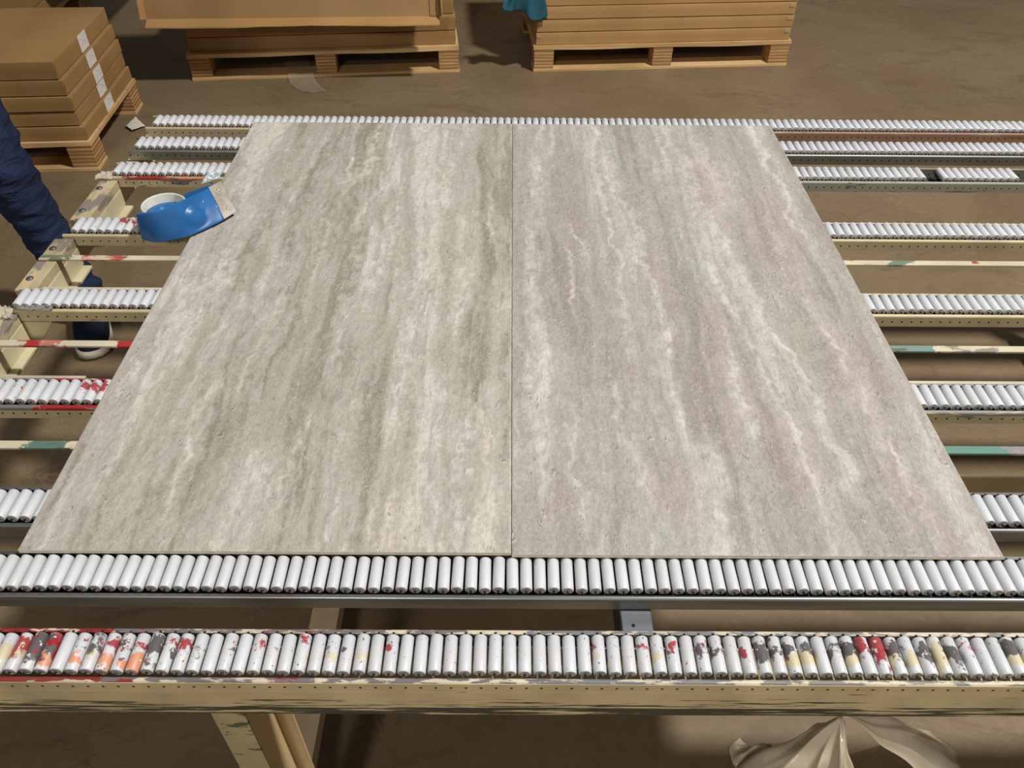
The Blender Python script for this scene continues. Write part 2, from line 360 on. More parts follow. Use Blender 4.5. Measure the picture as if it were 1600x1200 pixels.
RD = [
 ([(.47,.925),(.477,.832),(.476,.746),(.487,.699)], .004), ([(.45,1.1),(.429,1.009)], .004), ([(.094,.88),(.094,.783)], .014), ([(.263,.394),(.257,.29),(.265,.198)], .015),
 ([(.471,.496),(.468,.396),(.473,.251)], .014), ([(.106,.688),(.102,.528),(.104,.361)], .014), ([(.527,.188),(.504,.107),(.504,.015)], .008), ([(.265,.69),(.27,.587),(.275,.494)], .012),
 ([(.06,.13),(.059,.062),(.07,.022)], .016), ([(.556,.076),(.548,.025)], .006), ([(.13,1.05),(.12,.85),(.125,.7)], .016), ([(.42,.8),(.43,.68)], .012), ([(.385,1.12),(.395,.98),(.4,.85)], .009),
 ([(.19,.36),(.2,.2),(.21,.1)], .008), ([(.56,.45),(.56,.3)], .01), ([(.49,1.15),(.49,1.0)], .01), ([(.01,.75),(.015,.5),(.008,.3)], .007)]
PINK = [(.40,.90,.045,.22), (.50,.72,.05,.25), (.30,.28,.06,.14), (.52,.33,.05,.2), (.26,.58,.02,.1), (.5,.08,.07,.06), (.20,.1,.05,.06), (.38,.16,.06,.1), (.06,.07,.03,.05), (.33,.45,.04,.12)]
GREEN = [(.20,1.0,.05,.2), (.31,.8,.05,.22), (.55,.47,.035,.12), (.24,.36,.03,.16), (.14,.42,.03,.12), (.045,.18,.03,.12), (.48,1.08,.07,.1), (.44,.42,.04,.12), (.17,.03,.05,.05), (.45,.05,.05,.08), (.36,.62,.03,.1), (.21,.2,.02,.1)]

def stone_tile(name, x0, x1, y0, y1, zt, th, lv, dv, seed, right, rz, mats):
    nx, ny = 301, 601
    gx = np.linspace(x0, x1, nx); gy = np.linspace(y0, y1, ny)
    X, Y = np.meshgrid(gx, gy)
    X = X.ravel(); Y = Y.ravel()
    wu = X + .016*fbm(X*5, Y*1.8, seed, 3) + .007*fbm(X*16, Y*9, seed+50, 4, .6)
    bands = fbm(wu*20, Y*.9, seed+1, 4, .6); streak = fbm(wu*62, Y*3.2, seed+2, 4, .6)
    mott = fbm(X*85+.6*streak, Y*50, seed+3, 4, .7); rg = 1-np.abs(fbm(wu*48+.5*mott, Y*13, seed+8, 4, .62))*2.2; patch = fbm(X*9, Y*6, seed+4, 3); fine = fbm(X*230, Y*170, seed+6, 2)
    if right: base, lo, hi, amp = (168,162,155), (143,136,128), (197,192,186), .9
    else:     base, lo, hi, amp = (180,174,165), (146,139,125), (208,203,196), 1.22
    L = lambda c: np.array(lin(c)[:3])[None, :]
    C = np.repeat(L(base), len(X), 0)
    s = .5*bands + .42*streak + .3*mott*(.6+.4*patch) + .12*patch
    s = s + .10*np.clip(rg, -1, 1) - .04
    # layered growth bands: sharp ragged edge on one side, fading to the other
    wr = wu +   .0065*fbm(X*38, Y*24, seed+20, 3, .6) + .0024*fbm(X*130, Y*75, seed+21, 2)
    for K, kk, sd in ((17, .62, 30), (37, .42, 31)):
        ph = wr*K + .9*fbm(X*5, Y*1.5, seed+sd, 3); fl = np.floor(ph); fr = ph - fl
        if sd == 31: fr = 1-fr
        hv = _hash(fl + 1000, np.floor(Y*2.4 + .8*_hash(fl + 1000, fl*0, seed+sd+5)) + 50, seed+sd+9)
        yy = Y*2.4 + .8*_hash(fl + 1000, fl*0, seed+sd+5); fy = yy-np.floor(yy); hv = hv*ss(fy, 0, .18)*(1-ss(fy, .82, 1))
        s = s + kk*hv*(1-fr)**1.4*ss(fr, 0, .05)*(.75+.5*mott)
        s = s + .30*np.exp(-(fr/.05)**2)*np.clip(hv*2, -.6, 1)*(.7+.6*mott)
    a = (np.clip(ss(s, .0, .75)*.85*amp, 0, 1))[:, None]; C = C*(1-a) + L(hi)*a
    a = (np.clip(ss(-s, .02, .75)*.95*amp, 0, 1))[:, None]; C = C*(1-a) + L(lo)*a
    if right:
        wx = X + .02*fbm(X*12, Y*6, seed+70, 3); wy = Y + .05*fbm(X*9, Y*5, seed+71, 3)
        for spots, tint, k in ((PINK, (172,160,159), .5), (GREEN, (164,167,156), .6)):
            m = np.zeros_like(X)
            for sx, sy, rx, ry in spots: m = np.maximum(m, np.exp(-((wx-sx)/rx)**2 - ((wy-sy)/ry)**2))
            m = (ss(m + .25*fbm(wu*30, Y*6, seed+72, 3), .25, .8)*k)[:, None]
            lum = C.sum(1, keepdims=True)/L(base).sum()
            C = C*(1-m) + L(tint)*lum*m
    else:
        m = (ss(fbm(wu*7, Y*1.6, seed+73, 3), .0, .8)*.55)[:, None]; lum = C.sum(1, keepdims=True)/L(base).sum()
        C = C*(1-m) + L((180,172,154))*lum*m
        m = (ss(fbm(wu*9+4, Y*3+2, seed+75, 3), .2, .9)*.6)[:, None]
        C = C*(1-m) + L((176,172,160))*lum*m
    H = .00042*mott + .0002*fine + .00035*streak + .0003*rg
    rag = .75 + .5*mott
    dark_c = L((150,141,124)) if not right else L((152,142,131)); light_c = L((209,203,196)) if right else L((212,205,195))
    for i, (cv, w) in enumerate(dv):
        m, d = vein(X, Y, cv, w, seed+100+i); m = np.clip(m*rag*(.75 + .5*streak + .3*bands), 0, 1)
        k = .85 if w < .007 else .72
        C = C*(1-(m*k)[:, None]) + dark_c*(m*k)[:, None]; H -= .00035*m
    for i, (cv, w) in enumerate(lv):
        m, d = vein(X, Y, cv, w, seed+200+i, .011); m = np.clip(m*rag*(.85 + .5*streak), 0, 1)
        C = C*(1-(m*.9)[:, None]) + light_c*(m*.9)[:, None]; H += .0003*m
        # a thin darker line follows one flank of the wider light veins
        e = np.exp(-((d-1.3)/.35)**2)*np.clip(m*4, 0, 1)*(w > .0055)
        C = C*(1-(e*.45)[:, None]) + dark_c*(e*.45)[:, None]
    C *= (1 + .07*fine + .04*mott)[:, None]
    # border verts -> sides and underside
    Z = zt + H - H.max()*0
    edge = np.minimum(np.minimum(X-x0, x1-X), np.minimum(Y-y0, y1-Y)); Z = np.where(edge < .0015, zt-.0006, Z)
    ids = np.arange(nx*ny).reshape(ny, nx)
    quads = np.stack([ids[:-1, :-1], ids[:-1, 1:], ids[1:, 1:], ids[1:, :-1]], -1).reshape(-1, 4)
    loop = list(ids[0, :]) + list(ids[1:, -1]) + list(ids[-1, -2::-1]) + list(ids[-2:0:-1, 0])
    n0 = nx*ny; nl = len(loop); loop = np.array(loop)
    V = np.stack([X, Y, Z], 1)
    top2 = V[loop].copy(); bot = V[loop].copy(); bot[:, 2] = zt-th
    V = np.concatenate([V, top2, bot])
    i = np.arange(nl); j = (i+1) % nl
    side = np.stack([n0+nl+i, n0+nl+j, n0+j, n0+i], 1)
    cen = np.array([(x0+x1)/2, (y0+y1)/2, zt-th]); V = V - cen
    Fs = np.concatenate([quads, side])
    cc = [n0+nl+k for k in (0, nx-1, nx-1+ny-1, 2*(nx-1)+ny-1)]
    Fs = np.concatenate([Fs, np.array([[cc[0], cc[3], cc[2], cc[1]]])])
    me = bpy.data.meshes.new(name)
    me.vertices.add(len(V)); me.vertices.foreach_set('co', V.astype(np.float32).ravel())
    me.loops.add(Fs.size); me.loops.foreach_set('vertex_index', Fs.astype(np.int32).ravel())
    me.polygons.add(len(Fs)); me.polygons.foreach_set('loop_start', np.arange(0, Fs.size, 4, dtype=np.int32))
    for mt in mats: me.materials.append(mt)
    mi = np.zeros(len(Fs), np.int32); mi[len(quads):] = 1; me.polygons.foreach_set('material_index', mi)
    sm = np.zeros(len(Fs), bool); sm[:len(quads)] = True; me.polygons.foreach_set('use_smooth', sm)
    at = me.attributes.new('stone', 'FLOAT_COLOR', 'POINT')
    CC = np.concatenate([C, np.repeat(L((196,186,164)), 2*nl, 0)]); CC = np.concatenate([CC, np.ones((len(CC), 1))], 1)
    at.data.foreach_set('color', CC.astype(np.float32).ravel())
    me.update(calc_edges=True); me.validate()
    o = bpy.data.objects.new(name, me); col.objects.link(o); o.location = cen; o.rotation_euler = (0, 0, rz)
    return o

def mat_stone():
    t = NT('travertine_glaze'); at = t.node('ShaderNodeAttribute', attribute_name='stone'); o = t.obj()
    n = t.noise(t.mapv(o, (1, .55, 1)), 420, 4, .65); c = at.outputs['Color']
    c = t.mix(t.math('MULTIPLY', t.step(n, .54, .66), .28), c, lin((214, 208, 200)))
    c = t.mix(t.math('MULTIPLY', t.math('SUBTRACT', 1, t.step(n, .34, .46)), .24), c, lin((140, 132, 120)))
    # ragged mineral lines
    rn = t.noise(t.mapv(o, (1, .22, 1)), 55, 5, .65, 1.5)
    ln = t.math('SUBTRACT', 1, t.step(t.math('ABSOLUTE', t.math('SUBTRACT', rn, .5)), .0, .022))
    c = t.mix(t.math('MULTIPLY', ln, .36), c, lin((212, 206, 197)))
    ln2 = t.math('SUBTRACT', 1, t.step(t.math('ABSOLUTE', t.math('SUBTRACT', rn, .435)), .0, .018))
    c = t.mix(t.math('MULTIPLY', ln2, .28), c, lin((142, 132, 116)))
    rn3 = t.noise(t.mapv(o, (1, .35, 1), loc=(3, 1, 0)), 120, 4, .65, 1.2)
    ln3 = t.math('SUBTRACT', 1, t.step(t.math('ABSOLUTE', t.math('SUBTRACT', rn3, .5)), .0, .03))
    c = t.mix(t.math('MULTIPLY', ln3, .24), c, lin((210, 203, 194)))
    c = t.mix(t.math('MULTIPLY', t.step(rn3, .58, .68), .2), c, lin((146, 137, 124)))
    # sparse elongated pits, dark inside, with a highlight rim painted into the colour
    pn = t.noise(t.mapv(o, (1, .40, 1), rot=(0, 0, .12)), 165, 2, .5, 1.0)
    area = t.step(t.noise(o, 9, 3), .36, .56)
    pit = t.math('MULTIPLY', t.step(pn, .685, .725), area)
    pl = t.noise(t.mapv(o, (1, .40, 1), loc=(-.0013, .0014, 0), rot=(0, 0, .12)), 165, 2, .5, 1.0)
    plm = t.math('MULTIPLY', t.step(pl, .685, .725), area)
    c = t.mix(t.math('MULTIPLY', plm, .5), c, lin((222, 216, 207)))
    c = t.mix(t.math('MULTIPLY', pit, .42), c, lin((104, 94, 80)))
    h = t.math('ADD', t.math('MULTIPLY', pit, -1.0), t.math('ADD', t.math('MULTIPLY', n, .35), t.math('MULTIPLY', ln, .3)))
    t.bump(h, .65, .0015)
    return t.out(c, .5, 0, .32)
M['stone'] = mat_stone(); M['stone_edge'] = mat_plain('tile_body', (226, 214, 190), .7, 0, .1, 40)
TL = stone_tile('porcelain_tile', -.6, -.0005, .0015, 1.2, .6972, .0060, LV, LD, 11, False, 0, (M['stone'], M['stone_edge']))
tag(TL, 'large travertine-look tile with warm grey and olive streaks, lying under the blue tape dispenser', 'tile')
TR = stone_tile('porcelain_tile', .0004, .6, -.001, 1.199, .6972, .0060, RV, RD, 43, True, 0, (M['stone'], M['stone_edge']))
tag(TR, 'large travertine-look tile with pinkish and greenish tints and a long white vein', 'tile')

# ------------------------------------------------------------------ the roller table
ZT = .69; RR = .0072; PITCH = .0165; ZA = ZT - RR
XL, XR = -.857, 1.75
table = empty('roller_table', (0, .53, 0), 'long steel roller table with white plastic rollers carrying two large stone-look tiles', 'roller table')
TO = (0, .53, 0)

def roller_mesh():
    b = MB(); h = .0215; r = RR
    b.lathe([(r*.84, -h-.0008), (r*.95, -h-.0003), (r, -h+.0009), (r, h-.0008), (r*.90, h)], 'y', 18, 0)
    for s in (-1, 1):
        b.lathe([(r*.86, s*(h+.0004)), (r*.80, s*(h-.0004)), (r*.62, s*(h+.0002)), (r*.45, s*(h+.0010)), (.0001, s*(h+.0010))][::s], 'y', 18, 1)
        b.lathe([(.0017, s*h), (.0017, s*(h+(.0034 if s < 0 else .0055))), (.0001, s*(h+(.0034 if s < 0 else .0055)))][::s], 'y', 6, 2, smooth=False)
    me_o = b.build('roller', [M['roller'], M['cap'], M['axle']])
    me = me_o.data; bpy.data.objects.remove(me_o)
    return me
ROLLER = roller_mesh()
RV_, RF_, RM_, RS_ = [tuple(v.co) for v in ROLLER.vertices], [tuple(p.vertices) for p in ROLLER.polygons], [p.material_index for p in ROLLER.polygons], [p.use_smooth for p in ROLLER.polygons]

def pix(p):
    d = Vector(p) - cam.location
    z = d.dot(cf); return (800 + 1246.3*d.dot(cr)/z, 600 - 1246.3*d.dot(cu)/z)

# (center y, name material channel, deep front beam, labels)
RAILS = [
 (-.1255, 'r1'), (-.0205, 'steel'), (.082, 'steel'), (.297, 'r4'), (.530, 'cream'), (.765, 'cream'), (.993, 'cream_smeared'), (1.115, 'steel_hole'), (1.230, 'pinkish')]
STAIN = [(-.558,(.5,.2,.7,0)),(-.544,(.6,.4,.6,0)),(-.533,(.2,.95,.2,0)),(-.52,(.7,.7,0,.8)),(-.506,(.6,.7,.5,.6)),(-.488,(.3,.3,0,.7)),(-.471,(.2,.6,.3,0)),(-.453,(.6,.1,0,.8)),(-.437,(.45,.5,0,.6)),(-.422,(.3,.1,0,.9)),
 (-.406,(.3,.6,0,.6)),(-.39,(0,.75,0,.4)),(-.374,(.4,.4,0,0)),(-.359,(.6,.1,.1,0)),(-.341,(.1,.35,.2,0)),(-.323,(.6,0,.1,0)),(-.308,(.45,.25,0,0)),(-.29,(.05,.05,.4,0)),(-.275,(.3,.05,.1,0)),(-.26,(0,.1,.4,0)),(-.245,(0,0,.2,0)),
 (-.227,(.3,.05,.3,0)),(-.21,(0,0,.15,0)),(-.195,(.0,.2,.5,0)),(-.18,(0,.2,.2,0)),(-.163,(.0,.1,.45,0)),(-.13,(.35,0,0,0)),(-.10,(.0,.12,.1,0)),(-.07,(.15,.1,0,0)),(.0,(0,.12,0,0)),(.03,(.05,.1,.3,0)),(.06,(0,.1,.1,0)),(.08,(.2,.15,.1,0)),(.10,(.3,.1,.2,0)),(.125,(0,.1,.4,0)),(.14,(.2,0,.1,.2)),(.16,(.05,.1,.5,0)),(.175,(.35,.15,.1,0)),
 (.191,(.4,.2,.1,0)),(.206,(.35,.6,.4,0)),(.226,(.2,.7,.2,0)),(.249,(.1,.2,.1,0)),(.262,(.6,.4,0,0)),(.275,(.1,.9,.1,0)),(.293,(.05,.7,.7,0)),(.309,(.05,.65,.7,0)),(.327,(0,.6,.8,0)),(.345,(.05,.2,.5,0)),(.361,(.05,.8,.6,0)),(.377,(0,.8,.7,0)),
 (.392,(.55,.5,.1,0)),(.408,(.9,.4,0,0)),(.426,(.1,.75,.6,0)),(.444,(.1,.4,.7,0)),(.46,(.05,.95,.2,0)),(.476,(0,.5,.8,0)),(.493,(0,.95,.2,0)),(.508,(.25,.2,.3,0)),(.526,(.1,.2,.2,0)),(.542,(.05,.45,.1,0)),(.558,(0,.7,.8,0)),(.575,(0,.4,.6,0))]

def rail_body(b, y0, mi_top=0, mi_in=1):
    """U channel with rolled lips carrying the axles, swept along x"""
    n0, n1 = y0-.0315, y0-.0245
    f0, f1 = y0+.0255, y0+.0315
    zn, zf, zb = (.6795 if y0 < .2 else .6812), .683, .6585
    lip = [(n0+.0036-.0036*math.cos(a), zn-.0036+.0036*math.sin(a)) for a in [PI*k/10 for k in range(0, 9)]]
    b.prism_x([(n0, zb), (n1+.004, zb), (n1+.004, zb+.002), (n0+.002, zb+.002), (n0+.002, zn-.0045), (n1-.001, zn-.0045)] + lip[::-1], XL, XR, mi_top)
    b.prism_x([(f1, zb), (f1, zf-.0015), (f1-.0015, zf), (f0, zf), (f0, zf-.002), (f1-.002, zf-.002), (f1-.002, zb+.002), (y0, zb+.002), (y0, zb)], XL, XR, mi_top)
    b.prism_x([(n0+.0022, zb+.0002), (f1-.0022, zb+.0002), (f1-.0022, zb+.0024), (n0+.0022, zb+.0024)], XL, XR, mi_in)

hidden_cut = lambda X, Y: (-.6+.035 < X < .6-.035) and (.02 < Y < 1.19)
ncount = 0
for ri, (y0, mname) in enumerate(RAILS):
    b = MB(); rail_body(b, y0, 0, 2 if ri == 0 else 1)
    if ri == 0:
        # deep painted beam under the front rail with a folded crease along its face
        b.prism_x([(-.1575, .662), (-.1575, .6785), (-.1571, .6785), (-.1571, .6625)], XL, XR, 1)
        b.prism_x([(-.158, .608), (-.158, .6605), (-.1572, .6625), (-.105, .6625), (-.105, .659), (-.154, .659), (-.154, .612), (-.120, .612), (-.120, .608)], XL, XR, 1)
    rail = b.build('roller_rail', [M[mname], M['r1_beam'], M['inside']] if ri == 0 else [M[mname], M['inside']], table, TO)
    lab = {0: 'front rail on a chipped cream beam, rollers smeared with red, black and peach paint', 1: 'bare galvanised rail with clean white rollers', 2: 'bare galvanised rail mostly under the tiles',
           7: 'bare galvanised rail with bright lower lip', 8: 'far rail with rusty pink paint'}.get(ri)
    if lab: rail['label'] = lab
    rest = MB(); x = XL + .014 + (ri*37 % 11)*.0007
    while x < XR - .01:
        gap = (ri == 6 and (.885 < x < .915 or 1.078 < x < 1.14))
        if gap: x += PITCH; continue
        u, v = pix((x, y0, ZA))
        seen = -14 < u < 1614
        ctr = (x, y0 + random.uniform(-.0006, .0006), ZA + random.uniform(-.0003, .0002))
        is_single = seen and ri <= 6 and not hidden_cut(x, y0)
        if is_single:
            o = bpy.data.objects.new('roller', ROLLER); col.objects.link(o); o.parent = rail
            o.location = (ctr[0]-TO[0]*0, ctr[1]-TO[1], ctr[2])
            o.rotation_euler = (0, random.uniform(-.6, .6), random.uniform(-.012, .012))
            cc = (0, 0, 0, 0)
            if ri == 0:
                k = min(STAIN, key=lambda s: abs(s[0]-x))
                if abs(k[0]-x) < .0085: cc = k[1] if x < 0 else (k[1][0]*.85, k[1][1]*.72, k[1][2]*.8, k[1][3])
                else: cc = (random.choice((0, 0, .08)), random.choice((0, .06)), .05, 0)
            elif ri in (3, 4, 5, 6) and x < -.5:
                q = random.random()
                if ri == 3 and x > -.66: cc = (.5, 0, .1, 0)
                elif ri == 5 and -.76 < x < -.72: cc = (.65, 0, 0, 0)
                elif ri == 5 and x > -.72: cc = (0, 0, .55, 0)
                elif ri == 6: cc = (.12 if q < .5 else 0, .05, .2, .1 if q > .6 else 0)
                elif q < .3: cc = (.08, .05, .15, 0)
            o.color = cc; ncount += 1
        else:
            # beneath the tiles nothing shows: only the strip next to the tile edges is filled
            if not (ri <= 7 and -.50 < x < .50 and .1 < y0 < 1.19):
                if not (x < 1.45 or ri < 0): x += PITCH; continue
                n = len(rest.v)
                rest.v += [(a[0]+ctr[0], a[1]+ctr[1], a[2]+ctr[2]) for a in RV_]
                rest.f += [[i+n for i in f] for f in RF_]; rest.m += RM_; rest.s += RS_
        x += PITCH
    if rest.v:
        ro = rest.build('roller_bank', [M['roller'], M['cap'], M['axle']], rail, TO); ro['kind'] = 'stuff'; ro.color = (0, 0, 0, 0) if ri != 8 else (.12, .12, .05, 0)
print('single rollers', ncount)

# flat bars between the rails, lying on the end frame
for y0, mname, x0 in ((.1925, 'bar1', -.875), (.415, 'bar2', -.872), (.661, 'bar3', -.868)):
    b = MB(); b.box((x0, y0-.0072, .6758), (XR, y0+.0072, .6800))
    o = bevel(b.build('flat_bar', M[mname], table, TO), .0006, 1)
    o['label'] = {'bar1': 'thin cream bar with a green patch', 'bar2': 'thin cream bar with red patches', 'bar3': 'thin cream bar stained green and salmon'}[mname]
# angle strips along the far side of two rails
for y0, x1 in ((.297, -.66), (.530, -.60)):
    for xa, xb in ((XL+.03, x1), (.60, XR)):
        if y0 > .5 and xa > 0: continue
        b = MB(); b.prism_x([(y0+.034, .674), (y0+.046, .674), (y0+.046, .650), (y0+.0445, .650), (y0+.0445, .6725), (y0+.034, .6725)], xa, xb)
        b.build('angle_strip', M['lowbar'], table, TO)

# end frame: stepped cream beams between the rails, rivet heads, gussets and legs
def end_frame(xa, s, name_first=True):
    X = lambda d: xa + s*d
    def strip(y0, y1, z0, z1, d0, d1, m): b.box((min(X(d0), X(d1)), y0, z0), (max(X(d0), X(d1)), y1, z1), m)
    segs = [(-.09, -.055), (.015, .048), (.116, .262), (.331, .496), (.564, .731), (.799, .959)]
    for (y0, y1) in segs:
        b = MB()
        strip(y0, y1, .655, .675, 0, .036, 0)
        strip(y0, y1, .618, .6549, .002, .0365, 1)
        strip(y0, y1-.004, .612, .6179, .002, .053, 1)
        o = bevel(b.build('end_beam', [M['frame_top'], M['frame']], table, TO), .0012, 2)
    strip_b = MB(); strip_b.box((min(X(.004), X(.03)), -.14, .615), (max(X(.004), X(.03)), 1.26, .654)); strip_b.build('end_beam_web', M['frame'], table, TO)
    for (y0, y1) in segs[2:]:
        for q in (y0+.035, y1-.035):
            r = MB(); r.lathe([(.0065, .675), (.006, .6772), (.0035, .6785), (.0001, .6788)], 'z', 12, 0, (X(.012), q, 0)); r.build('rivet_head', M['steel_dark'], table, TO)
    g = MB(); g.prism_y([(X(.03), .655), (X(.085), .655), (X(.03), .585)][::int(s)], .500, .503); g.build('gusset', M['frame'], table, TO)
    for yl in ((-.14, 1.16) if s < 0 else ()):
        l = MB(); l.box((min(X(0), X(.05)), yl, .0), (max(X(0), X(.05)), yl+.05, .62)); bevel(l.build('leg', M['frame'], table, TO), .002, 1)
end_frame(-.872, 1); end_frame(1.76, -1)
# crumpled clear tape wound round the corners
M['tape_clear'] = mat_film('clear_tape', (230, 220, 202), .5, .18)
def scrap(name, pts, amp, mat, parent=None, origin=(0,0,0), seed=0, thick=.0006):
    """crumpled sheet over the quad pts (4 corners), grid 10 x 8"""
    random.seed(seed); n, m = 12, 10; b = MB(); vs = []
    P = [Vector(p) for p in pts]
    for j in range(m):
        for i in range(n):
            u, v = i/(n-1), j/(m-1)
            q = P[0]*(1-u)*(1-v) + P[1]*u*(1-v) + P[2]*u*v + P[3]*(1-u)*v
            vs.append(q + Vector((random.uniform(-1, 1)*amp*.4, random.uniform(-1, 1)*amp*.4, random.uniform(0, 1)*amp)))
    b.add(vs, [(j*n+i, j*n+i+1, (j+1)*n+i+1, (j+1)*n+i) for j in range(m-1) for i in range(n-1)], 0, True)
    o = b.build(name, mat, parent, origin); s = o.modifiers.new('thick', 'SOLIDIFY'); s.thickness = thick
    return o
scrap('tape_scrap', [(-.882, .955, .678), (-.845, .955, .677), (-.85, .98, .682), (-.875, .98, .682)], .005, M['tape_clear'], table, TO, 3)
scrap('tape_scrap', [(-.882, .48, .677), (-.835, .48, .677), (-.845, .505, .682), (-.882, .505, .682)], .006, M['tape_clear'], table, TO, 4)
scrap('tape_scrap', [(-.84, .498, .681), (-.775, .497, .681), (-.775, .509, .683), (-.84, .509, .683)], .004, mat_film('grey_tape', (150, 146, 140), .9, .3), table, TO, 5)

# cross beam, front legs, stretchers
b = MB(); b.box((.130, -.094, .600), (.168, 1.20, .6575))
o = bevel(b.build('cross_beam', M['steel_dark'], table, TO), .002, 2); o['label'] = 'bare grey steel beam'
h = MB(); h.lathe([(.0022, .6577), (.0001, .6577)], 'z', 12, 0, (.1445, -.073, 0)); h.build('bolt_hole', mat_plain('hole_black', (8, 8, 8), .9), o, TO)
def front_leg(x, y, sy, name='leg'):
    b = MB()
    b.box((x, min(y, y+sy*.003), 0), (x+.038, max(y, y+sy*.003), .6075), 0)
    ya, yb = sorted((y+sy*.0032, y+sy*.060)); b.box((x+.035, ya, 0), (x+.038, yb, .6075), 1)
    ya, yb = sorted((y+sy*.057, y+sy*.060)); b.box((x+.0382, ya, 0), (x+.060, yb, .6075), 1)
    return b.build(name, [M['leg'], M['leg_in']], table, TO)
front_leg(-.345, -.156, 1); front_leg(-.345, 1.25, -1); front_leg(1.55, -.156, 1); front_leg(1.55, 1.25, -1)
for x in (-.392, 1.50):
    b = MB(); b.prism_y([(x, .10), (x+.046, .10), (x+.046, .108), (x+.055, .108), (x+.055, .066), (x+.052, .066), (x+.052, .104), (x+.049, .104), (x+.049, .096), (x, .096)], -.19, 1.25)
    b.build('stretcher', M['stretcher'], table, TO)
b = MB(); b.prism_x([(.555, .200), (.559, .200), (.559, .150), (.555, .150)], -1.05+.2, XR, 0); b.prism_x([(.559, .200), (.566, .200), (.566, .197), (.559, .197)], -.85, XR, 0)
b.build('low_rail', M['stretcher'], table, TO)

# ------------------------------------------------------------------ tape dispenser
disp = empty('tape_dispenser', (-.62, .745, .70), 'blue metal tape dispenser with silver blade, lying over the tile edge', 'tape dispenser'); DO = (-.62, .745, .70)
t = NT('blue_enamel'); p = t.obj(); n = t.noise(p, 60, 5, .65); c = t.mix(t.step(t.noise(p, 18, 3), .3, .7), lin((40, 108, 172)), lin((32, 94, 154)))
c = t.mix(t.step(n, .66, .70), c, lin((86, 72, 70))); c = t.mix(t.step(t.noise(p, 95, 3), .72, .75), c, lin((190, 200, 210))); M['blue'] = t.out(c, .36, 0, .5)
M['ring'] = mat_plain('white_plastic_core', (226, 224, 212), .4, 0, .08, 30)
M['blade'] = mat_plain('nickel_blade', (190, 182, 168), .38, .55, .15, 60)
tops = [(-.6678,.6738,.764), (-.6654,.6744,.765), (-.6404,.6813,.765), (-.6220,.7006,.763), (-.6000,.7477,.756), (-.5811,.8015,.745)]
bots = [(-.6835,.6960,.706), (-.6815,.6885,.702), (-.6571,.6806,.7005), (-.6323,.6868,.6995), (-.5956,.7031,.7015), (-.5494,.7554,.7030)]
def resample(pts, n):
    P = [Vector(p) for p in pts]; out = []
    for k in range(n):
        s = k/(n-1)*(len(P)-1); i = min(int(s), len(P)-2); f = s-i
        p0, p1, p2, p3 = P[max(i-1, 0)], P[i], P[i+1], P[min(i+2, len(P)-1)]
        out.append(.5*((2*p1) + (p2-p0)*f + (2*p0-5*p1+4*p2-p3)*f*f + (3*p1-p0-3*p2+p3)*f*f*f))
    return out
nu, nv = 44, 16; T, Bt = resample(tops, nu), resample(bots, nu); b = MB(); vs = []
hub = Vector((-.5893, .7268, .728))
for j in range(nv):
    for i in range(nu):
        v = j/(nv-1); q = Bt[i]*(1-v) + T[i]*v
        out_n = (T[i]-Bt[i]).cross(T[min(i+1, nu-1)]-T[max(i-1, 0)]).normalized()
        if out_n.y > 0: out_n = -out_n
        d = (q-hub).length
        bul = .006*math.sin(PI*v)**.8
        em = .0035*(1/(1+math.exp((d-.0165)/.0012))) - .0022*math.exp(-((d-.0215)/.0032)**2)
        vs.append(q + out_n*(bul*.5+em))
b.add(vs, [(j*nu+i, j*nu+i+1, (j+1)*nu+i+1, (j+1)*nu+i) for j in range(nv-1) for i in range(nu-1)], 0, True)
o = b.build('side_plate', M['blue'], disp, DO); s = o.modifiers.new('thick', 'SOLIDIFY'); s.thickness = .0016; s.offset = 0; sub = o.modifiers.new('smooth', 'SUBSURF'); sub.levels = sub.render_levels = 1
rc = (-.6470, .7385, 0); b = MB()
b.lathe([(.0365, .6915), (.0365, .746), (.0382, .7485), (.0402, .7465), (.0402, .6915), (.0365, .6915)], 'z', 48, 0, rc); b.build('tape_core', M['ring'], disp, DO)
b = MB(); b.lathe([(.0001, .729), (.012, .729), (.014, .735), (.026, .735), (.029, .730), (.0362, .730), (.0362, .7275), (.0001, .7275)], 'z', 36, 0, rc); b.build('hub', M['blue'], disp, DO)
# rear plate and bridge under the blade
b = MB(); qa = [(-.6180,.7715,.748), (-.5890,.8130,.7425), (-.5690,.8350,.7400), (-.5600,.8320,.7060), (-.5850,.8050,.7030), (-.6150,.7690,.7000)]
b.add([Vector(q) for q in qa] + [Vector(q)+Vector((-.0012, .0012, 0)) for q in qa], [(0,1,2,3,4,5), (11,10,9,8,7,6)] + [(i, i+6, (i+1) % 6+6, (i+1) % 6) for i in range(6)], 0); b.build('rear_plate', M['blue'], disp, DO)
q0, q1, q2, q3 = Vector((-.5838,.8065,.7432)), Vector((-.5689,.8335,.7412)), Vector((-.5329,.7822,.7052)), Vector((-.5490,.7548,.7048))
nrm = (q1-q0).cross(q3-q0).normalized();  nrm = nrm if nrm.z > 0 else -nrm
b = MB(); n = 13; e0 = [q1.lerp(q2, k/(n-1)) + (q1-q0).normalized()*(.0016 if k % 2 else 0) for k in range(n)]
loop = [q0] + e0 + [q3]; b.add([p+nrm*.0018 for p in loop] + [p for p in loop], [tuple(range(len(loop))), tuple(range(2*len(loop)-1, len(loop)-1, -1))] + [(i, (i+1) % len(loop), len(loop)+(i+1) % len(loop), len(loop)+i) for i in range(len(loop))], 0)
bl = b.build('blade', M['blade'], disp, DO); bl['label'] = 'silver toothed blade plate'
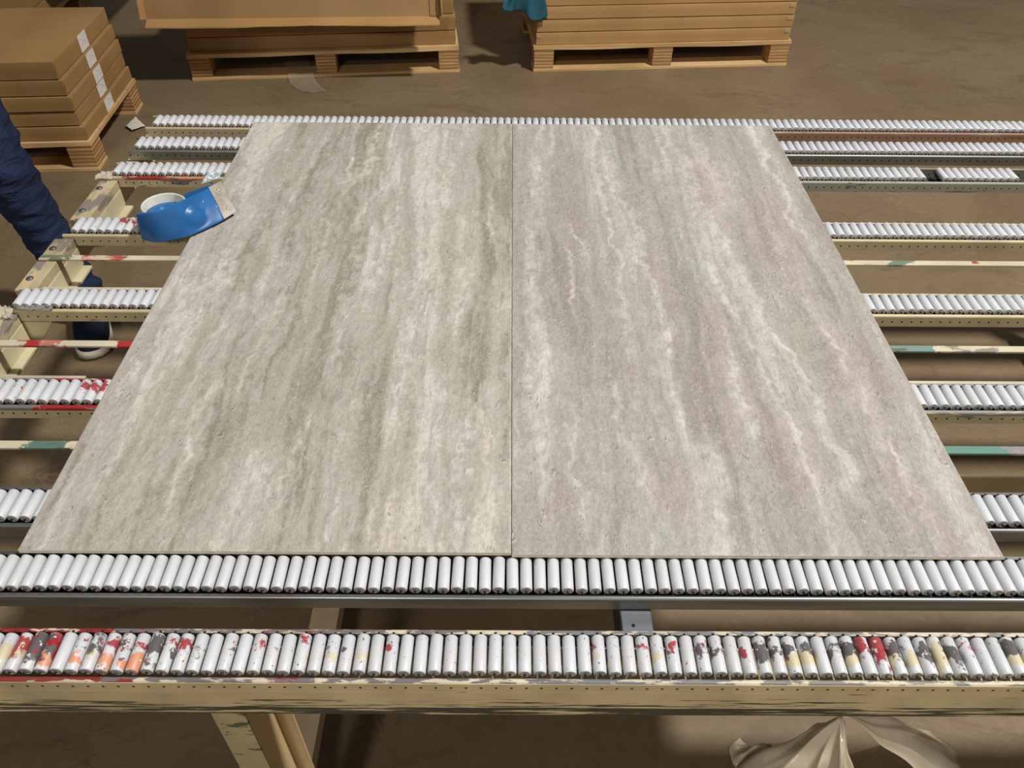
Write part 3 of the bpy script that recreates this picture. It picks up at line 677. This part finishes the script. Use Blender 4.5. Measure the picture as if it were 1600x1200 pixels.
for f in (.2, .8):
    cpt = q0.lerp(q3, f)*.42 + q1.lerp(q2, f)*.58 + nrm*.0019
    r = MB(); r.lathe([(.0036, 0), (.0032, .0012), (.0018, .0020), (.0001, .0022)], 'z', 12, 0); ro = r.build('rivet', M['cap'], bl)
    ro.location = cpt - Vector(DO); ro.rotation_euler = nrm.to_track_quat('Z', 'Y').to_euler()
scrap('tape_end', [(-.600, .815, .745), (-.572, .846, .742), (-.568, .858, .752), (-.592, .84, .756)], .002, mat_film('clear_tape_end', (190, 214, 226), .4, .15), disp, DO, 9, .0003)

# ------------------------------------------------------------------ pallets and cartons
def pallet(loc, rz, w, d, h, label):
    root = empty('wooden_pallet', loc, label, 'pallet', rz=rz)
    td = .016
    nb = 5; bw = d/nb
    for k in range(nb):
        b = MB(); y0 = k*bw; 
        # slightly sagging deck board
        segs = 10; vs = []
        for i in range(segs+1):
            x = w*i/segs; sag = -.004*math.sin(2*PI*i/segs)**2
            vs += [(x, y0+.001, h-td+sag), (x, y0+bw-.003, h-td+sag), (x, y0+bw-.003, h+sag*.0), (x, y0+.001, h+sag*.0)]
        fs = [tuple(4*i+q for q in (a, a+4, (a+1) % 4+4, (a+1) % 4)) for i in range(segs) for a in range(4)] + [(0,1,2,3), tuple(4*segs+q for q in (3,2,1,0))]
        b.add(vs, fs); b.build('deck_board', M['wood'], root)
    bx = .095; by = .10
    for j, yy in enumerate((.004, d/2-by/2, d-by-.004)):
        for xx in ((.003, w/2-bx/2, w-bx-.003) if j != 1 else (w/2-bx/2,)):
            b = MB(); b.box((xx, yy, .014 if j != 1 else 0), (xx+bx, yy+by, h-td-.001)); bevel(b.build('block', M['ply'], root), .0015, 1)
        if j == 1: continue
        b = MB(); b.box((0, yy-.003, 0), (w, yy+by+.002, .0135)); bevel(b.build('bottom_board', M['wood'], root), .001, 1)
    return root

def carton(loc, rz, w, d, h, label, group, mat, seed=0, sag=.004):
    """flat carton: tuck lid with a seam round the sides, slightly bulged faces"""
    random.seed(seed)
    root = empty('carton', loc, label, 'carton', group, rz)
    b = MB(); n = 12; r = .0025
    def shell(x0, x1, y0, y1, z0, z1, m=0):
        prof = []
        for (ax, ay, bx_, by_, cnt) in ((x0, y0, x1, y0, n), (x1, y0, x1, y1, 6), (x1, y1, x0, y1, n), (x0, y1, x0, y0, 6)):
            for i in range(cnt):
                t_ = i/cnt; k = math.sin(PI*t_)*random.uniform(.4, 1)*.0025
                nx_, ny_ = (by_-ay), -(bx_-ax); l = math.hypot(nx_, ny_)
                prof.append((ax+(bx_-ax)*t_+nx_/l*k, ay+(by_-ay)*t_+ny_/l*k, t_))
        N = len(prof); cx, cy = (x0+x1)/2, (y0+y1)/2
        rings = []
        for (zz, inset) in ((z0, r), (z0+r, 0), ((z0+z1)/2, -.0008), (z1-r, 0), (z1-r*.3, r*.3), (z1, r)):
            ring = []
            for (px, py, t_) in prof:
                dx, dy = px-cx, py-cy
                wv = (sag*(math.sin(px*9+seed)*.35 + random.uniform(-.1, .1)) if zz >= z1-r else 0)
                ring.append((px - math.copysign(min(inset, abs(dx)), dx), py - math.copysign(min(inset, abs(dy)), dy), zz + wv*.35))
            rings.append(ring)
        vs = [p for ring in rings for p in ring]
        fs = [(j*N+i, j*N+(i+1) % N, (j+1)*N+(i+1) % N, (j+1)*N+i) for j in range(len(rings)-1) for i in range(N)]
        fs += [tuple(range(N-1, -1, -1)), tuple((len(rings)-1)*N+i for i in range(N))]
        b.add(vs, fs, m, True)
    shell(0, w, 0, d, .0005, h-.001)
    o = b.build('carton_body', mat, root)
    es = o.modifiers.new('edges', 'EDGE_SPLIT'); es.split_angle = .7
    for xa_ in (-.0016, w+.0006):
        f = MB(); f.box((xa_, .004, h*.15), (xa_+.001, d-.004, h-.008)); f.build('end_flap', mat, root)
    return root

M['label'] = None
t = NT('printed_paper'); p = t.obj(); x, y, z = t.sep(p)
n1 = t.noise(t.mapv(p, (1, 90, 260)), 1, 3); n2 = t.noise(t.mapv(p, (1, 22, 60)), 1, 1)
pr = t.math('MULTIPLY', t.step(n1, .52, .6), t.step(n2, .50, .56))
M['label'] = t.out(t.mix(t.math('MULTIPLY', pr, .5), lin((236, 233, 228)), lin((160, 156, 158))), .55)
def add_label(c, w, y0, h, dz):
    b = MB(); b.box((w+.0018, y0, .002), (w+.0026, y0+.085, h-.003)); o = b.build('paper_label', M['label'], c); o['label'] = 'white printed paper label'
M['glint'] = mat_film('glossy_packing_tape', (214, 190, 150), .45, .08)
def add_tape(c, x, y, z, w, h, side):
    b = MB(); b.box((x, y-.0012, z), (x+w, y-.0004, z+h)); b.build('packing_tape', M['glint'], c)

# left stack: five labelled cartons
p1 = (-2.885, 2.300, 0); rz1 = math.radians(-4.5)*-1 if False else math.radians(4.0)
P1W, P1D = 1.26, .62
c4, s4 = math.cos(rz1), math.sin(rz1)
def on(base, rz, x, y, z): return (base[0]+x*math.cos(rz)-y*math.sin(rz), base[1]+x*math.sin(rz)+y*math.cos(rz), base[2]+z)
# pallet corner (front right) sits near (-1.605, 2.28)
base1 = (-1.605 - P1W*c4, 2.28 - P1W*s4, 0)
pallet(base1, rz1, P1W, P1D, .120, 'pallet under the stack of labelled cartons beside the blue jeans')
names1 = ['bottom', 'second from bottom', 'middle', 'second from top', 'top']
z = .1205
for k in range(5):
    h = (.0555, .0555, .0555, .0575, .066)[k]
    x = .004 - .003*k + (0.004, -.004, .003, -.003, -.01)[k]; yy = .014 + (.0, .002, -.002, .004, .006)[k]
    c = carton(on(base1, rz1, x-.004, yy, z), rz1, 1.246, .600, h, ('%s flat carton of the labelled stack standing beside the blue jeans' % names1[k]).capitalize(), 'labelled cartons on the left pallet', M['card'], 20+k)
    add_label(c, 1.246, .245 + .003*k, h, 0); z += h + .0014

# middle stack under the leaning tray
rz2 = math.radians(6.04); base2 = (-1.507, 3.164, 0)
pallet(base2, rz2, 1.262, .64, .122, 'pallet under the cartons with the big tray leaning on them')
z = .1225
for k in range(5):
    h = .0625
    c = carton(on(base2, rz2, .012 + (.0, .004, -.002, .003, .0)[k], .014 + (.02 if k < 2 else .055), z), rz2, 1.236, .56, h,
               ('lowest carton on the middle pallet, below the shaded one', 'shaded carton just beneath the big leaning tray', 'carton behind the bottom edge of the leaning tray', 'carton behind the leaning tray, second from the stack top', 'topmost carton behind the leaning tray')[k], 'cartons on the middle pallet', M['card'], 40+k)
    z += h + .0014
# big shallow cardboard tray leaning on that stack
def tray():
    o_ = (-1.605, 3.055, .312); rz = math.radians(3.2)
    root = empty('cardboard_tray', o_, 'big shallow open cardboard tray leaning against the cartons on the middle pallet', 'cardboard tray', rz=rz)
    root.rotation_euler = (math.radians(-14), 0, rz)
    W, Hh, D, th = 1.285, .62, .036, .004
    b = MB(); b.box((0, D, 0), (W, D+th, Hh)); b.build('back_panel', M['card_in'], root)
    def wavy(name, x0, x1, z0, z1, seed, tilt=(0, 0)):
        random.seed(seed); b = MB(); n = 18; vs = []
        along_x = (x1-x0) > (z1-z0)
        for i in range(n+1):
            t_ = i/n; wv = .0025*math.sin(t_*9+seed) + random.uniform(-.0012, .0012)
            if along_x: x = x0+(x1-x0)*t_; vs += [(x, D, z0), (x, D, z1), (x, -.004+tilt[1]+wv, z1+tilt[0]), (x, -.004+tilt[1]+wv, z0+tilt[0]+wv)]
            else: zz = z0+(z1-z0)*t_; vs += [(x0, D, zz), (x1, D, zz), (x1+tilt[0], -.004+wv, zz), (x0+tilt[0]+wv, -.004+wv, zz)]
        fs = [tuple(4*i+q for q in (a, a+4, (a+1) % 4+4, (a+1) % 4)) for i in range(n) for a in range(4)] + [(0,1,2,3), tuple(4*n+q for q in (3,2,1,0))]
        b.add(vs, fs); b.build(name, M['card_b'], root)
    wavy('bottom_rim', 0, W, -th, 0, 3, (-.030, 0)); wavy('top_rim', 0, W, Hh, Hh+th, 5, (.008, 0))
    wavy('side_rim', -th, 0, 0, Hh, 7, (-.012, 0)); wavy('side_rim', W, W+th, 0, Hh, 9, (.010, 0))
    b = MB(); b.box((W-.042, D-.006, .002), (W-.002, D-.0005, Hh-.004)); b.build('folded_flap', M['card'], root)
tray()

# right stack
rz3 = math.radians(4.85); base3 = (.104, 3.304, 0)
pallet(base3, rz3, 1.262, .64, .122, 'pallet on the open floor, under glossy cartons hung with blue film')
z = .1225
for k in range(5):
    h = .0568
    c = carton(on(base3, rz3, .012 + (.0, .003, -.001, .004, .002)[k], .014 + (.0, .003, .001, .004, .002)[k], z), rz3, 1.238, .60, h,
               ('lowest carton on the pallet at the open floor', 'second carton up on the pallet at the open floor', 'third carton up on the pallet at the open floor', 'fourth carton up, level with the blue film', 'fifth carton up, behind the top of the blue film')[k], 'cartons on the right-hand pallet', M['card_b'], 60+k)
    for (tx, tw) in ((.004, .018), (1.205, .028)):
        add_tape(c, tx, -.0016, h*.62, tw, h*.28, 0)
    z += h + .0014
for k in range(4):
    carton(on(base3, rz3, .012, .014, z), rz3, 1.238, .60, .0568, 'carton high on the stack by the open floor, above the blue film', 'upper cartons on the right-hand pallet', M['card_b'], 70+k); z += .0582
# two more stacks behind, mostly out of sight
rz5 = math.radians(2); base5 = (-.62, 4.42, 0)
pallet(base5, rz5, 1.26, .62, .122, 'pallet in the dark gap behind the two front stacks')
z = .1225
for k in range(3):
    carton(on(base5, rz5, .012, .014, z), rz5, 1.236, .58, .06, 'flat carton in the dark gap behind the two front stacks', 'cartons in the dark gap', M['card'], 80+k); z += .0606
rz6 = math.radians(3); base6 = (-3.62, 3.52, 0)
pallet(base6, rz6, 1.26, .62, .122, 'pallet hidden behind the stack of labelled cartons')
z = .1225
for k in range(4):
    carton(on(base6, rz6, .012, .014, z), rz6, 1.236, .58, .06, 'flat carton in the stack behind the labelled cartons', 'cartons behind the labelled stack', M['card'], 90+k); z += .0606
b = MB(); b.box((0, 0, 0), (1.12, .5, .018)); o = bevel(b.build('foam_board', mat_plain('pale_green_board', (196, 204, 184), .7, 0, .08, 8)), .002, 1); o.location = on(base6, rz6, .62, .04, z); o.rotation_euler = (0, 0, rz6)
tag(o, 'pale green board lying on the cartons behind the labelled stack', 'board')

# blue film hanging over the corner of the right stack
M['blue_film'] = mat_plain('teal_film', (44, 104, 122), .45, 0, .2, 14, .5, .3)
def hanging_film():
    n, m = 26, 20; b = MB(); vs = []
    for j in range(m):
        for i in range(n):
            u, v = i/(n-1), j/(m-1)
            x = -.03 + .20*u + .04*(1-v)*0; zz = .46 - v*(.15 + .075*u + .012*math.sin(u*11))
            y = 3.285 + .012*x - .016*math.sin(u*10+v*2) - .006*math.sin(u*23+v*7) - .02*(1-u)*v
            x += .04*v*u*(-.6) + .015*math.sin(v*5+u*3)
            vs.append((x, y, zz))
    b.add(vs, [(j*n+i, j*n+i+1, (j+1)*n+i+1, (j+1)*n+i) for j in range(m-1) for i in range(n-1)], 0, True)
    o = b.build('plastic_film', M['blue_film']); s = o.modifiers.new('thick', 'SOLIDIFY'); s.thickness = .0008
    tag(o, 'teal blue plastic film hanging over the corner of the right-hand cartons', 'plastic film')
hanging_film()

# loose film and paper on the floor
def floor_strip():
    n, m = 20, 8; b = MB(); vs = []
    pa = resample([(-1.075, 3.40, 0), (-1.02, 3.27, 0), (-.975, 3.13, 0), (-.895, 3.035, 0)], n)
    for j in range(m):
        for i in range(n):
            v = j/(m-1)-.5; q = pa[i]; wd = .075*(1 - .55*max(0, (i-14)/6)**2)
            zb = .016*min(1, max(0, (q.y+v*wd*.35-3.13)/.05))
            vs.append((q.x+v*wd*1.5, q.y+v*wd*.35, .003+zb+.008*abs(math.sin(i*.7+v*4))*(.4+abs(v))))
    b.add(vs, [(j*n+i, j*n+i+1, (j+1)*n+i+1, (j+1)*n+i) for j in range(m-1) for i in range(n-1)], 0, True)
    o = b.build('clear_film', mat_film('clear_floor_film', (214, 200, 178), .22, .2)); tag(o, 'strip of clear film on the floor under the middle pallet', 'plastic film')
floor_strip()
o = scrap('paper_scrap', [(-1.640, 2.660, .010), (-1.595, 2.615, .012), (-1.560, 2.668, .006), (-1.618, 2.725, .020)], .004, mat_plain('white_scrap', (226, 220, 208), .4, 0, .06, 30), seed=12)
tag(o, 'crumpled white scrap on the floor beside the far end of the roller table', 'paper scrap')

# translucent bag slumped under the table
def bag():
    b = MB()
    def sheet(apex, a0, a1, L, na, nr, fa, freq, ex, seed):
        vs = []
        for j in range(nr):
            r = .02 + .98*j/(nr-1)
            for i in range(na):
                u = i/(na-1); a = a0+(a1-a0)*u
                f1 = 1-2*abs(math.sin(freq*a+seed+.9*r)); f2 = 1-2*abs(math.sin(2.3*freq*a+seed*2-1.7*r)); f3 = math.sin(5*freq*a+seed*3+4*r)
                fold = .62*f1 + .38*f2 + .14*f3
                rad = np.interp(u, [p[0] for p in L], [p[1] for p in L])*(r + fa*fold*r*(1.15-r*.5) + .05*math.sin(9*r+seed+2*u)*r)
                zz = apex[2]*max(0, 1-r)**ex + fa*.12*fold*math.sin(PI*r) + .006*math.sin(r*14+a*5+seed)*math.sin(PI*r)
                vs.append((apex[0]+rad*math.cos(a), apex[1]+rad*math.sin(a), max(.002, zz)))
        b.add(vs, [(j*na+i, j*na+i+1, (j+1)*na+i+1, (j+1)*na+i) for j in range(nr-1) for i in range(na-1)], 0, True)
    top = (.553, .030, .205)
    sheet(top, -PI-.25, -.78, [(0, .115), (.2, .15), (.45, .185), (.75, .165), (1, .105)], 90, 34, .13, 2.6, .92, .5)
    sheet((.560, .032, .203), -.30, .26, [(0, .22), (.5, .285), (1, .25)], 44, 34, .05, 6.5, .80, 1.7)
    sheet((.556, .034, .200), .30, PI-.3, [(0, .07), (.5, .035), (1, .06)], 40, 20, .10, 3, .9, 2.2)
    sheet((.462, .045, .062), -PI-.9, .2, [(0, .05), (.5, .06), (1, .05)], 50, 16, .16, 2.2, 1.2, .3)
    t = NT('milky_bag_film'); t.bump(t.noise(t.world(), 35, 4), .3, .004); t.b.inputs['Alpha'].default_value = .55
    t.b.inputs['Transmission Weight'].default_value = 0
    m_ = t.out(lin((236, 222, 196)), .2, 0, .8)
    o = b.build('plastic_bag', m_); s = o.modifiers.new('thick', 'SOLIDIFY'); s.thickness = .0006
    tag(o, 'slack translucent plastic bag slumped on the floor beneath the front rail', 'plastic bag')
bag()

# ------------------------------------------------------------------ the person at the left end
def skin_obj(name, verts, edges, radii, mat, parent, root=0, sub=2, extra=None):
    me = bpy.data.meshes.new(name); me.from_pydata(verts, edges, []); o = bpy.data.objects.new(name, me); col.objects.link(o); o.parent = parent
    sk = o.modifiers.new('skin', 'SKIN'); sk.use_smooth_shade = True
    for i, r in enumerate(radii): me.skin_vertices[0].data[i].radius = (r, r) if not isinstance(r, tuple) else r
    me.skin_vertices[0].data[root].use_root = True
    s = o.modifiers.new('sub', 'SUBSURF'); s.levels = s.render_levels = sub
    me.materials.append(mat)
    if extra: extra(o)
    return o

person = empty('person', (-1.33, 1.36, 0), 'person standing in dark blue jeans and navy shoes at the end of the roller table', 'person'); PO = Vector((-1.33, 1.36, 0))
t = NT('denim'); p = t.obj(); n = t.noise(p, 9, 5, .6); x, y, z = t.sep(p)
cr_ = t.noise(t.mapv(p, (5, 5, 17), rot=(.3, .25, 0)), 1.6, 3, .5, .6)
c = t.mix(t.step(n, .3, .7), lin((25, 34, 58)), lin((42, 54, 84))); c = t.mix(t.math('MULTIPLY', t.step(t.noise(p, 500, 2), .4, .6), .25), c, lin((62, 74, 104)))
h = t.math('ADD', t.math('MULTIPLY', cr_, 1.0), t.math('MULTIPLY', t.noise(p, 420, 2), .03)); t.bump(h, .75, .02); M['jeans'] = t.out(c, .85, 0, .2)
M['skin'] = mat_plain('skin', (206, 160, 132), .55, 0, .06, 12); M['shirt'] = mat_plain('grey_shirt', (92, 94, 98), .8, 0, .1, 10)
M['hair'] = mat_plain('dark_hair', (28, 22, 18), .6, 0, .2, 60); M['shoe'] = mat_plain('navy_shoe', (20, 27, 50), .7, 0, .2, 60, .3, .2); M['sole'] = mat_plain('white_sole', (206, 196, 176), .6, 0, .1, 30)

def loft_leg(b, path, seed):
    """denim leg: rings along path (x, y, z, radius_x, radius_y) with modelled creases"""
    random.seed(seed); n = 30; m = 64; vs = []
    P = [Vector(q[:3]) for q in path]; R = [q[3:] for q in path]
    for j in range(m):
        s = j/(m-1)*(len(P)-1); i = min(int(s), len(P)-2); f = s-i; f2 = f*f*(3-2*f)
        c_ = P[i].lerp(P[i+1], f); rx = R[i][0]*(1-f2)+R[i+1][0]*f2; ry = R[i][1]*(1-f2)+R[i+1][1]*f2
        for k in range(n):
            a = 2*PI*k/n
            zz = c_.z
            cre = .0028*math.sin(zz*62+2.2*math.sin(a+seed)+a*1.3) * (.35+.65*abs(math.sin(zz*7+seed))) + .003*math.sin(zz*118+3*a+seed)
            knee = math.exp(-((zz-.50)/.10)**2)*.0028*math.sin(zz*95+2*math.cos(a)*2)
            cuff = math.exp(-((zz-.12)/.06)**2)*.003*math.sin(zz*130+2*a)
            d = 1 + (cre+knee+cuff)/max(rx, .03)
            vs.append((c_.x+rx*d*math.cos(a), c_.y+ry*d*math.sin(a), zz))
    fs = [(j*n+k, j*n+(k+1) % n, (j+1)*n+(k+1) % n, (j+1)*n+k) for j in range(m-1) for k in range(n)] + [tuple(range(n-1, -1, -1)), tuple((m-1)*n+k for k in range(n))]
    b.add([Vector(v)-PO for v in vs], fs, 0, True)
b = MB()
LEG = [(-1.280, 1.372, .055, .052, .066), (-1.296, 1.372, .16, .053, .062), (-1.310, 1.360, .32, .059, .068), (-1.325, 1.335, .50, .064, .076), (-1.357, 1.345, .68, .078, .086), (-1.400, 1.37, .86, .093, .105), (-1.435, 1.40, .93, .10, .11)]
LEG2 = [(-1.74, 1.42, .055, .062, .072), (-1.735, 1.42, .16, .058, .066), (-1.72, 1.41, .32, .064, .070), (-1.70, 1.39, .50, .068, .076), (-1.675, 1.395, .68, .080, .086), (-1.635, 1.40, .86, .095, .105), (-1.58, 1.41, .93, .10, .11)]
loft_leg(b, LEG, 1); loft_leg(b, LEG2, 5)
hips = [(-1.51, 1.40, .82, .10, .10), (-1.51, 1.405, .90, .185, .125), (-1.51, 1.405, .99, .175, .12), (-1.51, 1.40, 1.05, .16, .11)]
loft_leg(b, hips, 9)
o = b.build('jeans', M['jeans'], person); o['label'] = 'dark blue creased jeans'

def shoe(x, y, rz):
    root = empty('shoe', (0, 0, 0)); root.parent = person; root.location = Vector((x, y, 0)) - PO; root.rotation_euler = (0, 0, rz)
    # outline, toe towards -y
    half = [(0, -.185), (.022, -.181), (.040, -.165), (.049, -.13), (.050, -.09), (.044, -.03), (.040, .03), (.038, .07), (.026, .095), (0, .102)]
    out = half + [(-x_*.96, y_) for x_, y_ in half[-2:0:-1]]
    N = len(out); b = MB()
    def ring(sc, z, oy=0, f=lambda y_: 0): return [(px*sc, py*(sc if sc > .97 else sc)+oy, z+f(py)) for px, py in out]
    rings = [ring(.97, .002), ring(1.03, .010), ring(1.04, .026), ring(1.0, .030)]
    b.add([p for r_ in rings for p in r_], [(j*N+i, j*N+(i+1) % N, (j+1)*N+(i+1) % N, (j+1)*N+i) for j in range(3) for i in range(N)] + [tuple(range(N-1, -1, -1)), tuple(3*N+i for i in range(N))], 0, True)
    s_ = b.build('sole', M['sole'], root); s_['label'] = 'white rubber sole'
    b = MB(); lift = lambda py: .0 if py < -.15 else min(.035, (py+.15)*.35)
    rings = [ring(.99, .0285), ring(.97, .045, 0, lambda q: lift(q)*.35), ring(.84, .060, .004, lambda q: lift(q)*.7), ring(.60, .070, .018, lambda q: lift(q)*.9), ring(.38, .075, .040, lambda q: lift(q))]
    b.add([p for r_ in rings for p in r_], [(j*N+i, j*N+(i+1) % N, (j+1)*N+(i+1) % N, (j+1)*N+i) for j in range(4) for i in range(N)] + [tuple(4*N+i for i in range(N))], 0, True)
    u_ = b.build('upper', M['shoe'], root); sb = u_.modifiers.new('sub', 'SUBSURF'); sb.levels = sb.render_levels = 2
    b = MB()
    for k in range(4):
        yy = -.085+.025*k; b.box((-.020, yy-.004, .078+.008*k), (.020, yy+.004, .083+.008*k))
    b.build('laces', M['sole'], root)
shoe(-1.256, 1.328, .36); shoe(-1.745, 1.40, -.15)
# body above the waist (above the frame)
V = [(-1.51,1.40,1.0), (-1.51,1.40,1.15), (-1.51,1.40,1.30), (-1.51,1.40,1.42), (-1.51,1.395,1.50), (-1.51,1.38,1.58), (-1.51,1.375,1.68),
     (-1.35,1.40,1.40), (-1.27,1.38,1.15), (-1.28,1.28,.94), (-1.67,1.40,1.40), (-1.75,1.38,1.15), (-1.74,1.28,.94)]
E_ = [(0,1),(1,2),(2,3),(3,4),(4,5),(5,6),(3,7),(7,8),(8,9),(3,10),(10,11),(11,12)]
Rr = [(.15,.10), (.145,.10), (.165,.11), (.14,.095), .052, (.072,.088), (.070,.085), .058, .044, .032, .058, .044, .032]
hands = []
for wi, sx in ((9, 1), (12, -1)):
    w = Vector(V[wi]); i0 = len(V); V.append(tuple(w+Vector((0, -.012, -.05)))); E_.append((wi, i0)); Rr.append((.030, .020))
    for k, (dx, ln) in enumerate(((-.026, .066), (-.009, .078), (.009, .074), (.026, .060))):
        a = len(V); V.append(tuple(w+Vector((dx*sx, -.016, -.095)))); V.append(tuple(w+Vector((dx*sx*1.1, -.028, -.095-ln*.5)))); V.append(tuple(w+Vector((dx*sx*1.1, -.016, -.095-ln))))
        E_ += [(i0, a), (a, a+1), (a+1, a+2)]; Rr += [.0105, .009, .008]
    a = len(V); V.append(tuple(w+Vector((-.034*sx, -.03, -.06)))); V.append(tuple(w+Vector((-.044*sx, -.045, -.095)))); E_ += [(i0, a), (a, a+1)]; Rr += [.012, .010]
skin_obj('body', [tuple(Vector(v)-PO) for v in V], E_, Rr, M['skin'], person, 0, 2)
b = MB(); n = 28
prof = [(.178,.125,.99), (.172,.12,1.08), (.172,.122,1.2), (.19,.13,1.32), (.185,.12,1.40), (.13,.09,1.455), (.068,.066,1.485)]
vs = [(-1.51+rx*math.cos(2*PI*k/n), 1.40+ry*math.sin(2*PI*k/n), zz) for rx, ry, zz in prof for k in range(n)]
b.add([Vector(v)-PO for v in vs], [(j*n+k, j*n+(k+1) % n, (j+1)*n+(k+1) % n, (j+1)*n+k) for j in range(len(prof)-1) for k in range(n)], 0, True)
for s in (1, -1):
    pts = [Vector((-1.51+s*.13, 1.40, 1.39)), Vector((-1.51+s*.20, 1.395, 1.32)), Vector((-1.51+s*.228, 1.39, 1.20))]
    vs = [(p_ + Vector((r_*math.cos(2*PI*k/16)*.9, r_*math.sin(2*PI*k/16), r_*.35*math.cos(2*PI*k/16)*s)))-PO for p_, r_ in zip(pts, (.080, .074, .066)) for k in range(16)]
    b.add(vs, [(j*16+k, j*16+(k+1) % 16, (j+1)*16+(k+1) % 16, (j+1)*16+k) for j in range(2) for k in range(16)], 0, True)
o = b.build('shirt', M['shirt'], person); s = o.modifiers.new('thick', 'SOLIDIFY'); s.thickness = .004
b = MB(); b.lathe([(.0001, .105), (.05, .092), (.084, .05), (.094, 0), (.090, -.03), (.080, -.05)], 'z', 24, 0, (-1.51-PO.x, 1.392-PO.y, 1.685)); b.build('hair', M['hair'], person)
